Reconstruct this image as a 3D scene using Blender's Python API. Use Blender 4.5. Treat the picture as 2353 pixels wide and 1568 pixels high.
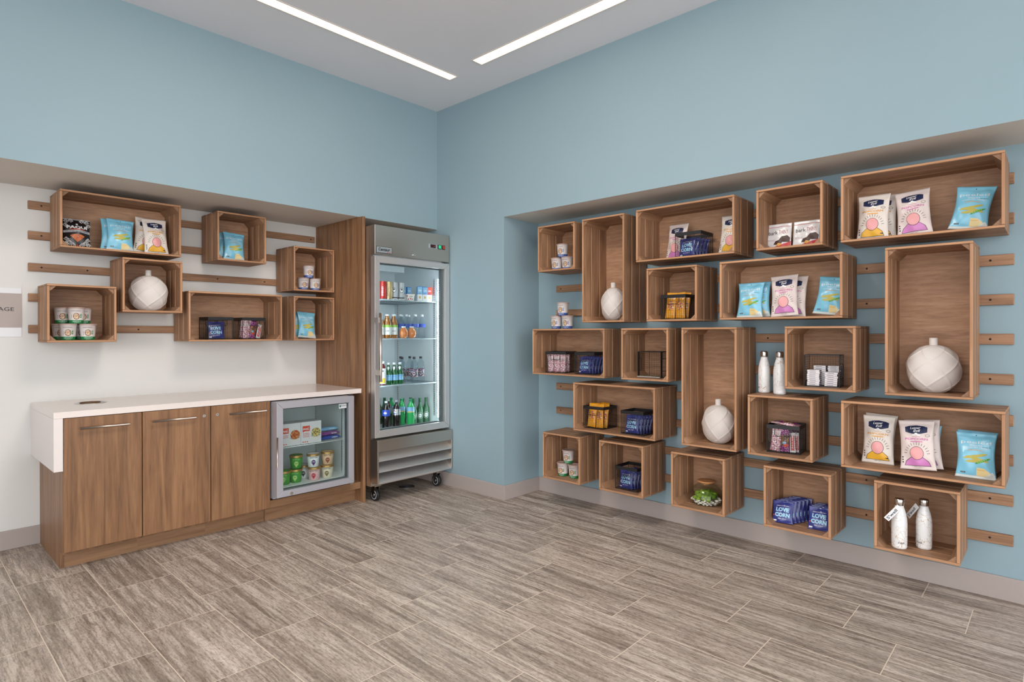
import bpy, math, random
from math import sin, cos, pi, radians, sqrt, atan2
from mathutils import Vector, Matrix
random.seed(7)
for _o in list(bpy.data.objects): bpy.data.objects.remove(_o)
S = bpy.context.scene
COL = S.collection

# ------------------------------------------------------------------ camera
F = Vector((0.72990199, 0.68354282, -0.00350823))
yaw = radians(43.1214); pit = radians(-0.201); rol = radians(-0.0388)
Rt0 = Vector((sin(yaw), -cos(yaw), 0)); U0 = Rt0.cross(F)
Rt = Rt0*cos(rol)+U0*sin(rol); Up = -Rt0*sin(rol)+U0*cos(rol)
cam_d = bpy.data.cameras.new('camera'); cam_o = bpy.data.objects.new('camera', cam_d); COL.objects.link(cam_o)
mw = Matrix.Identity(4)
for i in range(3):
    mw[i][0] = Rt[i]; mw[i][1] = Up[i]; mw[i][2] = -F[i]
mw[0][3], mw[1][3], mw[2][3] = -3.4511, -4.1282, 1.35
cam_o.matrix_world = mw
cam_d.sensor_fit = 'HORIZONTAL'; cam_d.sensor_width = 36; cam_d.lens = 36*1356.57/2353
cam_d.shift_x = 5.8/2353; cam_d.shift_y = -12.31/2353
cam_d.clip_start = .05
S.camera = cam_o

# ------------------------------------------------------------------ world, big lights, exposure
wd = bpy.data.worlds.new('world'); S.world = wd; wd.use_nodes = True
wd.node_tree.nodes['Background'].inputs[0].default_value = (.97, .98, 1.0, 1)
wd.node_tree.nodes['Background'].inputs[1].default_value = 1.68
S.view_settings.view_transform = 'Standard'; S.view_settings.look = 'None'
S.view_settings.exposure = 1.13; S.view_settings.gamma = 1; S.view_settings.use_curve_mapping = False
def area(name, loc, sx, sy, power, col=(1, .95, .88)):
    d = bpy.data.lights.new(name, 'AREA'); d.shape = 'RECTANGLE'; d.size = sx; d.size_y = sy; d.energy = power; d.color = col
    o = bpy.data.objects.new(name, d); COL.objects.link(o); o.location = loc
    return o
area('fill_lamp', (-2.0, -2.1, 3.34), .8, .8, 22, (1, .9, .8))  # added warm fill out of view, no real fitting on the ceiling here

# ------------------------------------------------------------------ materials
def lin(c): return tuple(((v/255)/12.92 if v/255 <= .04045 else ((v/255+.055)/1.055)**2.4) for v in c)+(1,)
MATS = {}
def nmat(name):
    m = bpy.data.materials.new(name); m.use_nodes = True; nt = m.node_tree
    b = nt.nodes['Principled BSDF']; MATS[name] = m
    return m, nt, b
def pm(name, rgb, rough=.5, metal=0, spec=.5, emis=0, coat=0, bump=0, bscale=200, alpha=None):
    if name in MATS: return MATS[name]
    m, nt, b = nmat(name)
    b.inputs['Base Color'].default_value = lin(rgb); b.inputs['Roughness'].default_value = rough
    b.inputs['Metallic'].default_value = metal; b.inputs['Specular IOR Level'].default_value = spec
    if coat: b.inputs['Coat Weight'].default_value = coat; b.inputs['Coat Roughness'].default_value = .1
    if emis: b.inputs['Emission Color'].default_value = lin(rgb); b.inputs['Emission Strength'].default_value = emis
    if bump:
        n = nt.nodes.new('ShaderNodeTexNoise'); n.inputs['Scale'].default_value = bscale
        tc = nt.nodes.new('ShaderNodeTexCoord'); nt.links.new(tc.outputs['Object'], n.inputs['Vector'])
        bp = nt.nodes.new('ShaderNodeBump'); bp.inputs['Strength'].default_value = bump; bp.inputs['Distance'].default_value = .001
        nt.links.new(n.outputs[0], bp.inputs['Height']); nt.links.new(bp.outputs[0], b.inputs['Normal'])
    return m
def N(nt, t, **k):
    n = nt.nodes.new('ShaderNode'+t)
    for a, v in k.items():
        if a.startswith('i'): n.inputs[int(a[1:])].default_value = v
        else: setattr(n, a, v)
    return n
def ramp(nt, stops):
    r = nt.nodes.new('ShaderNodeValToRGB'); e = r.color_ramp.elements
    e[0].position, e[0].color = stops[0][0], lin(stops[0][1]); e[1].position, e[1].color = stops[-1][0], lin(stops[-1][1])
    for p, c in stops[1:-1]:
        x = e.new(p); x.color = lin(c)
    return r
def mixc(nt, fac, a, b, mode='MIX'):
    m = nt.nodes.new('ShaderNodeMix'); m.data_type = 'RGBA'; m.blend_type = mode
    for s, v in ((m.inputs[0], fac), (m.inputs[6], a), (m.inputs[7], b)):
        if isinstance(v, (int, float)): s.default_value = v
        elif isinstance(v, tuple): s.default_value = v
        else: nt.links.new(v, s)
    return m.outputs[2]
def wood(name, dark, mid, light, us=4.2, vs=95, streak=6, rough=.55, contrast=.5, spec=.35):
    m, nt, b = nmat(name); L = nt.links.new
    uv = N(nt, 'UVMap'); uv.uv_map = 'grain'
    mp = N(nt, 'Mapping'); mp.inputs['Scale'].default_value = (us, vs, 1); L(uv.outputs[0], mp.inputs[0])
    n1 = N(nt, 'TexNoise', i2=1.0, i3=8.0, i4=.7); n1.inputs['Distortion'].default_value = .4; L(mp.outputs[0], n1.inputs['Vector'])
    mp2 = N(nt, 'Mapping'); mp2.inputs['Scale'].default_value = (1.1, streak, 1); L(uv.outputs[0], mp2.inputs[0])
    n2 = N(nt, 'TexNoise', i2=1.0, i3=3.0, i4=.5); n2.inputs['Distortion'].default_value = 1.2; L(mp2.outputs[0], n2.inputs['Vector'])
    r1 = ramp(nt, [(.28, dark), (.5, mid), (.72, light)]); L(n1.outputs[0], r1.inputs[0])
    r2 = ramp(nt, [(.3, dark), (.5, mid), (.68, light)]); L(n2.outputs[0], r2.inputs[0])
    c = mixc(nt, contrast, r1.outputs[0], r2.outputs[0])
    oi = N(nt, 'ObjectInfo'); hs = N(nt, 'HueSaturation')
    mr = N(nt, 'MapRange'); mr.inputs[3].default_value = .93; mr.inputs[4].default_value = 1.07; L(oi.outputs['Random'], mr.inputs[0]); L(mr.outputs[0], hs.inputs['Value'])
    L(c, hs.inputs['Color']); L(hs.outputs[0], b.inputs['Base Color'])
    # fine pores
    mp3 = N(nt, 'Mapping'); mp3.inputs['Scale'].default_value = (18, 420, 1); L(uv.outputs[0], mp3.inputs[0])
    n3 = N(nt, 'TexNoise', i2=1.0, i3=2.0); L(mp3.outputs[0], n3.inputs['Vector'])
    bp = N(nt, 'Bump'); bp.inputs['Strength'].default_value = .25; bp.inputs['Distance'].default_value = .0008; L(n3.outputs[0], bp.inputs['Height']); L(bp.outputs[0], b.inputs['Normal'])
    b.inputs['Roughness'].default_value = rough; b.inputs['Specular IOR Level'].default_value = spec
    return m
wood('crate_wood', (94, 69, 52), (150, 113, 85), (186, 147, 114), contrast=.45, streak=14)
wood('crate_ply', (120, 88, 66), (170, 130, 100), (198, 158, 126), us=7, vs=60, contrast=.35)
wood('crate_end', (152, 110, 80), (180, 134, 98), (198, 153, 118), us=5, vs=60)
wood('laminate', (84, 60, 42), (134, 97, 68), (160, 120, 86), us=4.5, vs=90, streak=16, contrast=.55, rough=.42)
wood('laminate_h', (106, 78, 56), (142, 106, 76), (162, 126, 94), us=4, vs=70, streak=9, contrast=.5, rough=.42)
wood('lid_wood', (176, 120, 74), (205, 150, 100), (222, 172, 122), us=4, vs=50)
def paint(name, rgb, rough=.6):
    m, nt, b = nmat(name); L = nt.links.new
    tc = N(nt, 'TexCoord'); n = N(nt, 'TexNoise', i2=1.3, i3=3.0); L(tc.outputs['Object'], n.inputs['Vector'])
    r = ramp(nt, [(.3, tuple(int(v*.985) for v in rgb)), (.7, rgb)]); L(n.outputs[0], r.inputs[0]); L(r.outputs[0], b.inputs['Base Color'])
    n2 = N(nt, 'TexNoise', i2=260.0, i3=2.0); L(tc.outputs['Object'], n2.inputs['Vector'])
    bp = N(nt, 'Bump'); bp.inputs['Strength'].default_value = .12; bp.inputs['Distance'].default_value = .0006; L(n2.outputs[0], bp.inputs['Height']); L(bp.outputs[0], b.inputs['Normal'])
    b.inputs['Roughness'].default_value = rough; b.inputs['Specular IOR Level'].default_value = .3
    return m
paint('blue_paint', (141, 164, 173)); paint('cream_paint', (216, 215, 212)); paint('soffit_paint', (214, 208, 199)); paint('ceiling_paint', (232, 232, 236))
paint('base_vinyl', (168, 157, 152), .5)
def floor_mat():
    m, nt, b = nmat('floor_tile'); L = nt.links.new
    tc = N(nt, 'TexCoord'); sp = N(nt, 'SeparateXYZ'); L(tc.outputs['Object'], sp.inputs[0])
    def MA(op, a, c=None, d=None):
        n = N(nt, 'Math', operation=op)
        for i, v in enumerate((a, c, d)):
            if v is None: continue
            if isinstance(v, (int, float)): n.inputs[i].default_value = v
            else: L(v, n.inputs[i])
        return n.outputs[0]
    P_, T_ = .3155, .6245
    rx = MA('DIVIDE', MA('SUBTRACT', .195, sp.outputs[0]), P_)     # row coordinate
    row = MA('FLOOR', rx); fx = MA('FRACT', rx)
    ty = MA('DIVIDE', MA('ADD', MA('ADD', sp.outputs[1], 1.315), MA('MULTIPLY', row, .2082)), T_)
    tl = MA('FLOOR', ty); fy = MA('FRACT', ty)
    ex = MA('MULTIPLY', MA('MINIMUM', fx, MA('SUBTRACT', 1.0, fx)), P_)
    ey = MA('MULTIPLY', MA('MINIMUM', fy, MA('SUBTRACT', 1.0, fy)), T_)
    e = MA('MINIMUM', ex, ey); grout = MA('LESS_THAN', e, .0019)
    cb = N(nt, 'CombineXYZ'); L(row, cb.inputs[0]); L(tl, cb.inputs[1])
    wn = N(nt, 'TexWhiteNoise'); wn.noise_dimensions = '2D'; L(cb.outputs[0], wn.inputs['Vector'])
    sc = N(nt, 'VectorMath', operation='SCALE'); sc.inputs[3].default_value = 31; L(wn.outputs['Color'], sc.inputs[0])
    ad = N(nt, 'VectorMath', operation='ADD'); L(tc.outputs['Object'], ad.inputs[0]); L(sc.outputs[0], ad.inputs[1])
    mp = N(nt, 'Mapping'); mp.inputs['Scale'].default_value = (20, 1.3, 1); L(ad.outputs[0], mp.inputs[0])
    n1 = N(nt, 'TexNoise', i2=1.0, i3=8.0, i4=.62); n1.inputs['Distortion'].default_value = .3; L(mp.outputs[0], n1.inputs['Vector'])
    mp2 = N(nt, 'Mapping'); mp2.inputs['Scale'].default_value = (60, 6, 1); L(ad.outputs[0], mp2.inputs[0])
    n2 = N(nt, 'TexNoise', i2=1.0, i3=6.0, i4=.75); n2.inputs['Distortion'].default_value = .5; L(mp2.outputs[0], n2.inputs['Vector'])
    mp3 = N(nt, 'Mapping'); mp3.inputs['Scale'].default_value = (7, .9, 1); L(ad.outputs[0], mp3.inputs[0])
    n3 = N(nt, 'TexNoise', i2=1.0, i3=4.0); n3.inputs['Distortion'].default_value = .6; L(mp3.outputs[0], n3.inputs['Vector'])
    r1 = ramp(nt, [(.3, (114, 101, 92)), (.43, (164, 150, 138)), (.55, (196, 183, 171)), (.7, (222, 212, 202))]); L(n1.outputs[0], r1.inputs[0])
    r2 = ramp(nt, [(.36, (88, 77, 70)), (.46, (168, 155, 144)), (.6, (214, 202, 191))]); L(n2.outputs[0], r2.inputs[0])
    r3 = ramp(nt, [(.3, (134, 119, 107)), (.7, (200, 185, 171))]); L(n3.outputs[0], r3.inputs[0])
    c = mixc(nt, .42, r1.outputs[0], r2.outputs[0]); c = mixc(nt, .22, c, r3.outputs[0])
    mp6 = N(nt, 'Mapping'); mp6.inputs['Scale'].default_value = (15, .75, 1); L(ad.outputs[0], mp6.inputs[0]); n6 = N(nt, 'TexNoise', i2=1.0, i3=9.0, i4=.72); n6.inputs['Distortion'].default_value = .45; L(mp6.outputs[0], n6.inputs['Vector'])
    r6 = ramp(nt, [(.38, (186, 180, 176)), (.5, (244, 243, 242)), (.62, (255, 255, 255))]); L(n6.outputs[0], r6.inputs[0]); c = mixc(nt, .9, c, r6.outputs[0], 'MULTIPLY')
    mp4 = N(nt, 'Mapping'); mp4.inputs['Scale'].default_value = (26, 1.7, 1); L(ad.outputs[0], mp4.inputs[0])
    n4 = N(nt, 'TexNoise', i2=1.0, i3=7.0, i4=.66); n4.inputs['Distortion'].default_value = .35; L(mp4.outputs[0], n4.inputs['Vector'])
    mp5 = N(nt, 'Mapping'); mp5.inputs['Scale'].default_value = (150, 45, 1); L(ad.outputs[0], mp5.inputs[0]); n5 = N(nt, 'TexNoise', i2=1.0, i3=5.0, i4=.7); L(mp5.outputs[0], n5.inputs['Vector'])
    r5 = ramp(nt, [(.34, (168, 162, 158)), (.52, (250, 250, 250)), (.7, (255, 255, 255))]); L(n5.outputs[0], r5.inputs[0]); c = mixc(nt, .75, c, r5.outputs[0], 'MULTIPLY')
    vn = MA('ABSOLUTE', MA('SUBTRACT', n4.outputs[0], .5)); vr = ramp(nt, [(0.0, (255, 255, 255)), (.045, (0, 0, 0))]); L(vn, vr.inputs[0])
    vf = MA('MULTIPLY', MA('MULTIPLY', vr.outputs[0], n3.outputs[0]), .95); c = mixc(nt, vf, c, lin((104, 92, 82)))
    v2 = MA('ABSOLUTE', MA('SUBTRACT', n4.outputs[0], .6)); vr2 = ramp(nt, [(0.0, (255, 255, 255)), (.03, (0, 0, 0))]); L(v2, vr2.inputs[0])
    c = mixc(nt, MA('MULTIPLY', vr2.outputs[0], .45), c, lin((206, 196, 182)))
    hs = N(nt, 'HueSaturation'); mr = N(nt, 'MapRange'); mr.inputs[3].default_value = 1.03; mr.inputs[4].default_value = 1.16
    L(wn.outputs['Value'], mr.inputs[0]); L(mr.outputs[0], hs.inputs['Value']); L(c, hs.inputs['Color'])
    c = mixc(nt, grout, hs.outputs[0], lin((214, 198, 180)))
    L(c, b.inputs['Base Color']); b.inputs['Roughness'].default_value = .48; b.inputs['Specular IOR Level'].default_value = .35
    bp = N(nt, 'Bump'); bp.inputs['Strength'].default_value = .25; bp.inputs['Distance'].default_value = .001; L(n2.outputs[0], bp.inputs['Height']); L(bp.outputs[0], b.inputs['Normal'])
floor_mat()
def steel(name, rgb, rough, stretch=(2, 2, 300), amt=.12):
    m, nt, b = nmat(name); L = nt.links.new
    tc = N(nt, 'TexCoord'); mp = N(nt, 'Mapping'); mp.inputs['Scale'].default_value = stretch; L(tc.outputs['Object'], mp.inputs[0])
    n = N(nt, 'TexNoise', i2=1.0, i3=3.0); L(mp.outputs[0], n.inputs['Vector'])
    mr = N(nt, 'MapRange'); mr.inputs[3].default_value = rough-amt/2; mr.inputs[4].default_value = rough+amt/2; L(n.outputs[0], mr.inputs[0]); L(mr.outputs[0], b.inputs['Roughness'])
    b.inputs['Base Color'].default_value = lin(rgb); b.inputs['Metallic'].default_value = 1
steel('steel', (200, 192, 182), .34); steel('steel_satin', (222, 218, 216), .5); steel('chrome', (215, 213, 210), .16, amt=.04)
steel('handle_metal', (196, 184, 174), .34, (300, 300, 300)); pm('alu_frame', (176, 175, 182), .42, metal=.35)
def glassy(name, tint=(255, 255, 255), base=.04, ior=1.45, rough=.02):
    m = bpy.data.materials.new(name); m.use_nodes = True; nt = m.node_tree; nt.nodes.clear(); MATS[name] = m
    o = N(nt, 'OutputMaterial'); t = N(nt, 'BsdfTransparent'); t.inputs[0].default_value = lin(tint)
    g = N(nt, 'BsdfGlossy'); g.inputs['Roughness'].default_value = rough
    lw = N(nt, 'LayerWeight'); lw.inputs[0].default_value = .5; pw = N(nt, 'Math', operation='POWER'); nt.links.new(lw.outputs['Facing'], pw.inputs[0]); pw.inputs[1].default_value = 4.0
    f = N(nt, 'Math', operation='MULTIPLY_ADD'); nt.links.new(pw.outputs[0], f.inputs[0]); f.inputs[1].default_value = (ior-1)*1.1; f.inputs[2].default_value = .025*(ior-1)/.5+.008
    x = N(nt, 'MixShader'); nt.links.new(f.outputs[0], x.inputs[0]); nt.links.new(t.outputs[0], x.inputs[1]); nt.links.new(g.outputs[0], x.inputs[2]); nt.links.new(x.outputs[0], o.inputs[0])
    return m
glassy('door_glass', (238, 243, 243), ior=1.3); glassy('bowl_glass', (240, 245, 240), ior=1.62); glassy('pet_clear', (238, 243, 246), ior=1.5, rough=.08)
glassy('lid_plastic', (205, 190, 180), ior=1.7, rough=.2)
def marble():
    m, nt, b = nmat('marble_print'); L = nt.links.new
    tc = N(nt, 'TexCoord'); n = N(nt, 'TexNoise', i2=9.0, i3=3.0); L(tc.outputs['Object'], n.inputs['Vector'])
    mx = N(nt, 'VectorMath', operation='SCALE'); mx.inputs[3].default_value = .13; L(n.outputs['Color'], mx.inputs[0])
    ad = N(nt, 'VectorMath', operation='ADD'); L(tc.outputs['Object'], ad.inputs[0]); L(mx.outputs[0], ad.inputs[1])
    oi = N(nt, 'ObjectInfo'); ad2 = N(nt, 'VectorMath', operation='ADD'); L(ad.outputs[0], ad2.inputs[0]); L(oi.outputs['Random'], ad2.inputs[1])
    v = N(nt, 'TexVoronoi'); v.feature = 'DISTANCE_TO_EDGE'; v.inputs['Scale'].default_value = 32; L(ad2.outputs[0], v.inputs['Vector'])
    r = ramp(nt, [(.0, (150, 108, 66)), (.012, (206, 184, 152)), (.03, (232, 232, 232))]); L(v.outputs[0], r.inputs[0])
    nm = N(nt, 'TexNoise', i2=16.0, i3=2.0); L(ad2.outputs[0], nm.inputs['Vector']); rm = ramp(nt, [(.42, (0, 0, 0)), (.55, (255, 255, 255))]); L(nm.outputs[0], rm.inputs[0]); L(mixc(nt, rm.outputs[0], lin((232, 232, 232)), r.outputs[0]), b.inputs['Base Color']); b.inputs['Roughness'].default_value = .22; b.inputs['Coat Weight'].default_value = .4
marble()
def dots(name, base, cols, scale=160, thr=.5, rough=.35, spec=.5):
    m, nt, b = nmat(name); L = nt.links.new
    tc = N(nt, 'TexCoord'); v = N(nt, 'TexVoronoi'); v.inputs['Scale'].default_value = scale; L(tc.outputs['Object'], v.inputs['Vector'])
    sx = N(nt, 'SeparateColor'); L(v.outputs['Color'], sx.inputs[0])
    r = nt.nodes.new('ShaderNodeValToRGB'); r.color_ramp.interpolation = 'CONSTANT'; e = r.color_ramp.elements
    e[0].position = 0; e[0].color = lin(cols[0]); e[1].position = 1/len(cols); e[1].color = lin(cols[1 % len(cols)])
    for i, c in enumerate(cols[2:]):
        x = e.new((i+2)/len(cols)); x.color = lin(c)
    L(sx.outputs[0], r.inputs[0])
    lt = N(nt, 'Math', operation='LESS_THAN'); lt.inputs[1].default_value = thr; L(v.outputs['Distance'], lt.inputs[0])
    c = mixc(nt, lt.outputs[0], lin(base), r.outputs[0]); L(c, b.inputs['Base Color']); b.inputs['Roughness'].default_value = rough
dots('floral_pink', (206, 170, 180), [(150, 40, 60), (240, 225, 228), (90, 50, 60), (224, 150, 165), (245, 240, 240)], 170)
dots('dotted_purple', (126, 28, 112), [(236, 210, 232), (140, 40, 120), (230, 200, 225)], 190, .38)
dots('nut_mix', (70, 50, 44), [(120, 80, 50), (170, 120, 80), (60, 60, 40), (200, 160, 90), (150, 60, 50)], 150, .55)
dots('fruit_cluster', (226, 160, 40), [(120, 50, 60), (210, 110, 90), (150, 90, 130), (235, 210, 170)], 110, .55)
dots('chip_orange', (196, 98, 42), [(168, 70, 28), (216, 128, 62), (150, 60, 26)], 260, .5)
dots('cereal', (214, 186, 150), [(120, 66, 44), (90, 46, 36), (226, 204, 172), (150, 90, 60)], 260, .5)
dots('pasta', (196, 110, 60), [(170, 70, 40), (222, 170, 110), (150, 56, 34)], 120, .5)
dots('pasta_green', (206, 178, 110), [(70, 78, 40), (226, 204, 140), (120, 110, 50)], 120, .5)
dots('flower_label', (60, 64, 84), [(230, 120, 140), (240, 240, 236), (90, 120, 180), (230, 200, 120), (60, 60, 80)], 130, .5)
dots('booklet_green', (84, 96, 70), [(190, 190, 160), (50, 66, 50), (140, 60, 60)], 130, .4)
pm('white', (232, 232, 232), .4); pm('ceramic', (216, 209, 204), .62, spec=.3); pm('quartz', (222, 212, 206), .18, spec=.5, bump=.05)
pm('quartz_end', (222, 214, 210), .25); pm('black_metal', (30, 29, 31), .42, spec=.4); pm('wire_black', (34, 31, 30), .45)
pm('dark', (18, 18, 19), .6); pm('hole_dark', (28, 20, 16), .8); pm('rubber', (34, 34, 36), .5); pm('gasket', (92, 96, 98), .5)
pm('liner', (228, 234, 236), .45); pm('mini_liner', (230, 234, 232), .45); pm('shelf_grey', (150, 160, 164), .4)
pm('shelf_white', (226, 228, 228), .35); pm('diffuser', (255, 238, 208), .5, emis=.9); pm('led', (236, 246, 255), .5, emis=60)
pm('led_board', (216, 222, 224), .4); pm('trim_white', (214, 204, 196), .4); pm('sign_white', (218, 218, 222), .35); pm('sign_taupe', (164, 152, 146), .4)
pm('ink_dark', (44, 42, 48), .5); pm('navy', (36, 46, 78), .35); pm('navy_bag', (48, 56, 128), .28, coat=.2); pm('love_blue', (160, 208, 232), .35)
pm('cream_bag', (222, 213, 204), .36, bump=.2, bscale=60); pm('pink_bag', (220, 206, 201), .36, bump=.2, bscale=60); pm('sky_bag', (128, 196, 222), .3, coat=.15, bump=.2, bscale=60)
pm('orange_txt', (222, 160, 60), .4); pm('pink_txt', (204, 120, 170), .4); pm('patch_pink', (226, 160, 160), .4); pm('robe_yellow', (226, 172, 52), .4); pm('robe_pink', (206, 130, 190), .4)
pm('ink_black', (34, 30, 34), .45); pm('beige_patch', (226, 206, 150), .4); pm('crisp', (188, 176, 84), .5); pm('pea', (84, 152, 60), .45); pm('foil_grey', (206, 212, 208), .3)
pm('black_bag', (30, 26, 30), .3, coat=.2); pm('bag_white', (226, 224, 224), .3, coat=.2); pm('red_print', (196, 44, 52), .35); pm('choc', (74, 48, 42), .45); pm('brick_txt', (176, 70, 80), .4)
pm('yellow_bag', (232, 160, 36), .3, coat=.2); pm('cup_white', (226, 218, 216), .38); pm('cup_green', (34, 132, 76), .4); pm('cup_blue', (70, 100, 168), .4); pm('lid_brown', (172, 148, 140), .3)
pm('bowl_dark', (84, 52, 40), .4); pm('plum_bag', (120, 30, 104), .3); pm('box_white', (224, 220, 222), .4); pm('box_ink', (92, 84, 104), .5); pm('red_box', (188, 40, 44), .4)
pm('cola', (22, 14, 14), .1, coat=.6); pm('green_glass', (26, 92, 44), .1, coat=.6); pm('green_pet', (34, 168, 86), .1, coat=.6); pm('juice', (150, 92, 30), .12, coat=.6)
pm('amber', (206, 120, 58), .12, coat=.6); pm('tea_red', (96, 30, 26), .15, coat=.5); pm('beer_green', (40, 96, 56), .12, coat=.6); pm('soda_blue', (44, 72, 176), .35)
pm('cap_grey', (186, 186, 190), .35); pm('cap_white', (230, 232, 234), .35); pm('cap_green', (30, 150, 96), .3); pm('cap_black', (44, 38, 40), .35); pm('label_lime', (150, 196, 80), .4)
pm('water_label', (58, 84, 178), .35); pm('milk_blue', (66, 142, 206), .35); pm('pepsi_red', (200, 40, 50), .35); pm('can_silver', (196, 198, 202), .25, metal=.8); pm('can_tan', (214, 186, 136), .3, metal=.5); pm('can_red', (196, 60, 56), .3, metal=.4)
pm('tub_green', (72, 152, 62), .4); pm('tub_cream', (228, 214, 190), .4); pm('tub_pink', (230, 186, 184), .4); pm('tub_peach', (224, 186, 150), .4); pm('gold', (186, 146, 84), .35, metal=.6)
pm('lime_spot', (188, 220, 130), .4); pm('plum_spot', (84, 36, 110), .4); pm('rust_spot', (150, 70, 46), .4); pm('red_spot', (196, 46, 66), .4); pm('olive_spot', (132, 112, 60), .4)
pm('bar_blue', (44, 74, 158), .3, coat=.3); pm('bar_purple', (132, 64, 132), .3, coat=.3); pm('bar_sky', (132, 184, 222), .3, coat=.3); pm('orange_red', (216, 76, 48), .4); pm('gold_patch', (222, 168, 86), .4)
pm('badge_grey', (168, 178, 184), .3, metal=.4); pm('switch_green', (30, 170, 110), .4, emis=.4); pm('switch_red', (160, 60, 50), .4); pm('display', (52, 14, 18), .2); pm('grate', (120, 120, 122), .4, metal=.7)
pm('pebble', (240, 232, 226), .45); pm('moss', (128, 158, 36), .9, bump=1, bscale=350); pm('moss_dark', (84, 116, 30), .9); pm('tag_card', (226, 226, 228), .5); pm('lemon_label', (232, 190, 60), .4); pm('teal_txt', (40, 110, 110), .4)
pm('yogurt', (230, 220, 212), .4); pm('black_box', (24, 24, 26), .5)

# ------------------------------------------------------------------ mesh helpers
class MB:
    def __init__(s): s.v = []; s.f = []; s.m = []; s.uv = []; s.mats = []; s.sm = []
    def mi(s, mat):
        if mat not in s.mats: s.mats.append(mat)
        return s.mats.index(mat)
    def face(s, idx, mat, uv=None, smooth=False):
        s.f.append(idx); s.m.append(s.mi(mat)); s.uv.append(uv or [(0, 0)]*len(idx)); s.sm.append(smooth)
    def box(s, x0, x1, y0, y1, z0, z1, mat, grain='x', top=None, bottom=None, front=None, M=None):
        b = len(s.v); P = [(x, y, z) for z in (z0, z1) for y in (y0, y1) for x in (x0, x1)]
        r = (random.random()*9, random.random()*9); g = 'xyz'.index(grain)
        if M: s.v += [tuple(M @ Vector(p)) for p in P]
        else: s.v += P
        for q, ax, mt in (((0, 2, 3, 1), 2, bottom), ((4, 5, 7, 6), 2, top), ((0, 1, 5, 4), 1, front), ((3, 2, 6, 7), 1, None), ((1, 3, 7, 5), 0, None), ((2, 0, 4, 6), 0, None)):
            oth = [a for a in (0, 1, 2) if a != g and a != ax]
            if ax == g: ua, va = [a for a in (0, 1, 2) if a != ax]
            else: ua, va = g, oth[0]
            s.face([b+i for i in q], mt or mat, [(P[i][ua]+r[0], P[i][va]+r[1]+.37*P[i][ax]) for i in q])
    def prism(s, pts, axis, a0, a1, mat, smooth=False, vert=False):   # polygon in the two other axes, extruded along axis
        b = len(s.v); n = len(pts); k = 'xyz'.index(axis); r = random.random()*9
        for a in (a0, a1):
            for p in pts:
                q = list(p); q.insert(k, a); s.v.append(tuple(q))
        def u(i): return (s.v[i][2]+r, s.v[i][0]+s.v[i][1]) if vert else (s.v[i][k]+r, s.v[i][(k+1) % 3]+s.v[i][(k+2) % 3])
        i0 = list(range(b, b+n)); i1 = list(range(b+n, b+2*n))
        s.face(i0[::-1], mat, [u(i) for i in i0[::-1]]); s.face(i1, mat, [u(i) for i in i1])
        for i in range(n):
            j = (i+1) % n; q = [b+i, b+j, b+n+j, b+n+i]; s.face(q, mat, [u(t) for t in q], smooth)
    def lathe(s, prof, mat, seg=28, c=(0, 0, 0), sx=1, sy=1, cap0=True, cap1=True, mats=None):
        b = len(s.v); n = len(prof)
        for (r, z) in prof:
            for i in range(seg):
                a = 2*pi*i/seg; s.v.append((c[0]+r*cos(a)*sx, c[1]+r*sin(a)*sy, c[2]+z))
        for j in range(n-1):
            mt = mats[j] if mats else mat
            for i in range(seg):
                k = (i+1) % seg; s.face([b+j*seg+i, b+j*seg+k, b+(j+1)*seg+k, b+(j+1)*seg+i], mt, None, True)
        if cap0 and prof[0][0] > 1e-5: s.face([b+i for i in range(seg)][::-1], mats[0] if mats else mat)
        if cap1 and prof[-1][0] > 1e-5: s.face([b+(n-1)*seg+i for i in range(seg)], mats[-1] if mats else mat)
    def tube(s, path, r, mat, seg=8, closed=False, smooth=True):
        b = len(s.v); n = len(path); path = [Vector(p) for p in path]
        for i, p in enumerate(path):
            if closed: t = path[(i+1) % n]-path[i-1]
            else: t = path[min(i+1, n-1)]-path[max(i-1, 0)]
            t.normalize(); a = Vector((0, 0, 1)) if abs(t.z) < .9 else Vector((1, 0, 0))
            u = t.cross(a).normalized(); w = t.cross(u)
            for k in range(seg):
                an = 2*pi*(k+.5)/seg; s.v.append(tuple(p+(u*cos(an)+w*sin(an))*r))
        for i in range(n if closed else n-1):
            j = (i+1) % n
            for k in range(seg):
                l = (k+1) % seg; s.face([b+i*seg+k, b+i*seg+l, b+j*seg+l, b+j*seg+k], mat, None, smooth)
        if not closed:
            s.face([b+k for k in range(seg)], mat); s.face([b+(n-1)*seg+k for k in range(seg)][::-1], mat)
    def mesh(s, name):
        me = bpy.data.meshes.new(name); me.from_pydata(s.v, [], s.f)
        for m in s.mats: me.materials.append(MATS[m])
        me.polygons.foreach_set('material_index', s.m); me.polygons.foreach_set('use_smooth', s.sm)
        ul = me.uv_layers.new(name='grain'); flat = [c for f in s.uv for p in f for c in p]; ul.data.foreach_set('uv', flat)
        me.update(); return me
    def build(s, name, parent=None, loc=None, bevel=0, seg=2):
        o = bpy.data.objects.new(name, s.mesh(name)); COL.objects.link(o)
        if parent: o.parent = parent
        if loc: o.location = loc
        if bevel:
            md = o.modifiers.new('bevel', 'BEVEL'); md.width = bevel; md.segments = seg; md.limit_method = 'ANGLE'; md.angle_limit = radians(50)
        return o
def tag(o, label=None, cat=None, group=None, kind=None):
    if label: o['label'] = label
    if cat: o['category'] = cat
    if group: o['group'] = group
    if kind: o['kind'] = kind
    return o
def empty(name, loc, rz=0, label=None, cat=None, group=None):
    o = bpy.data.objects.new(name, None); COL.objects.link(o); o.location = loc; o.rotation_euler = (0, 0, rz); o.empty_display_size = .05
    return tag(o, label, cat, group)
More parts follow.
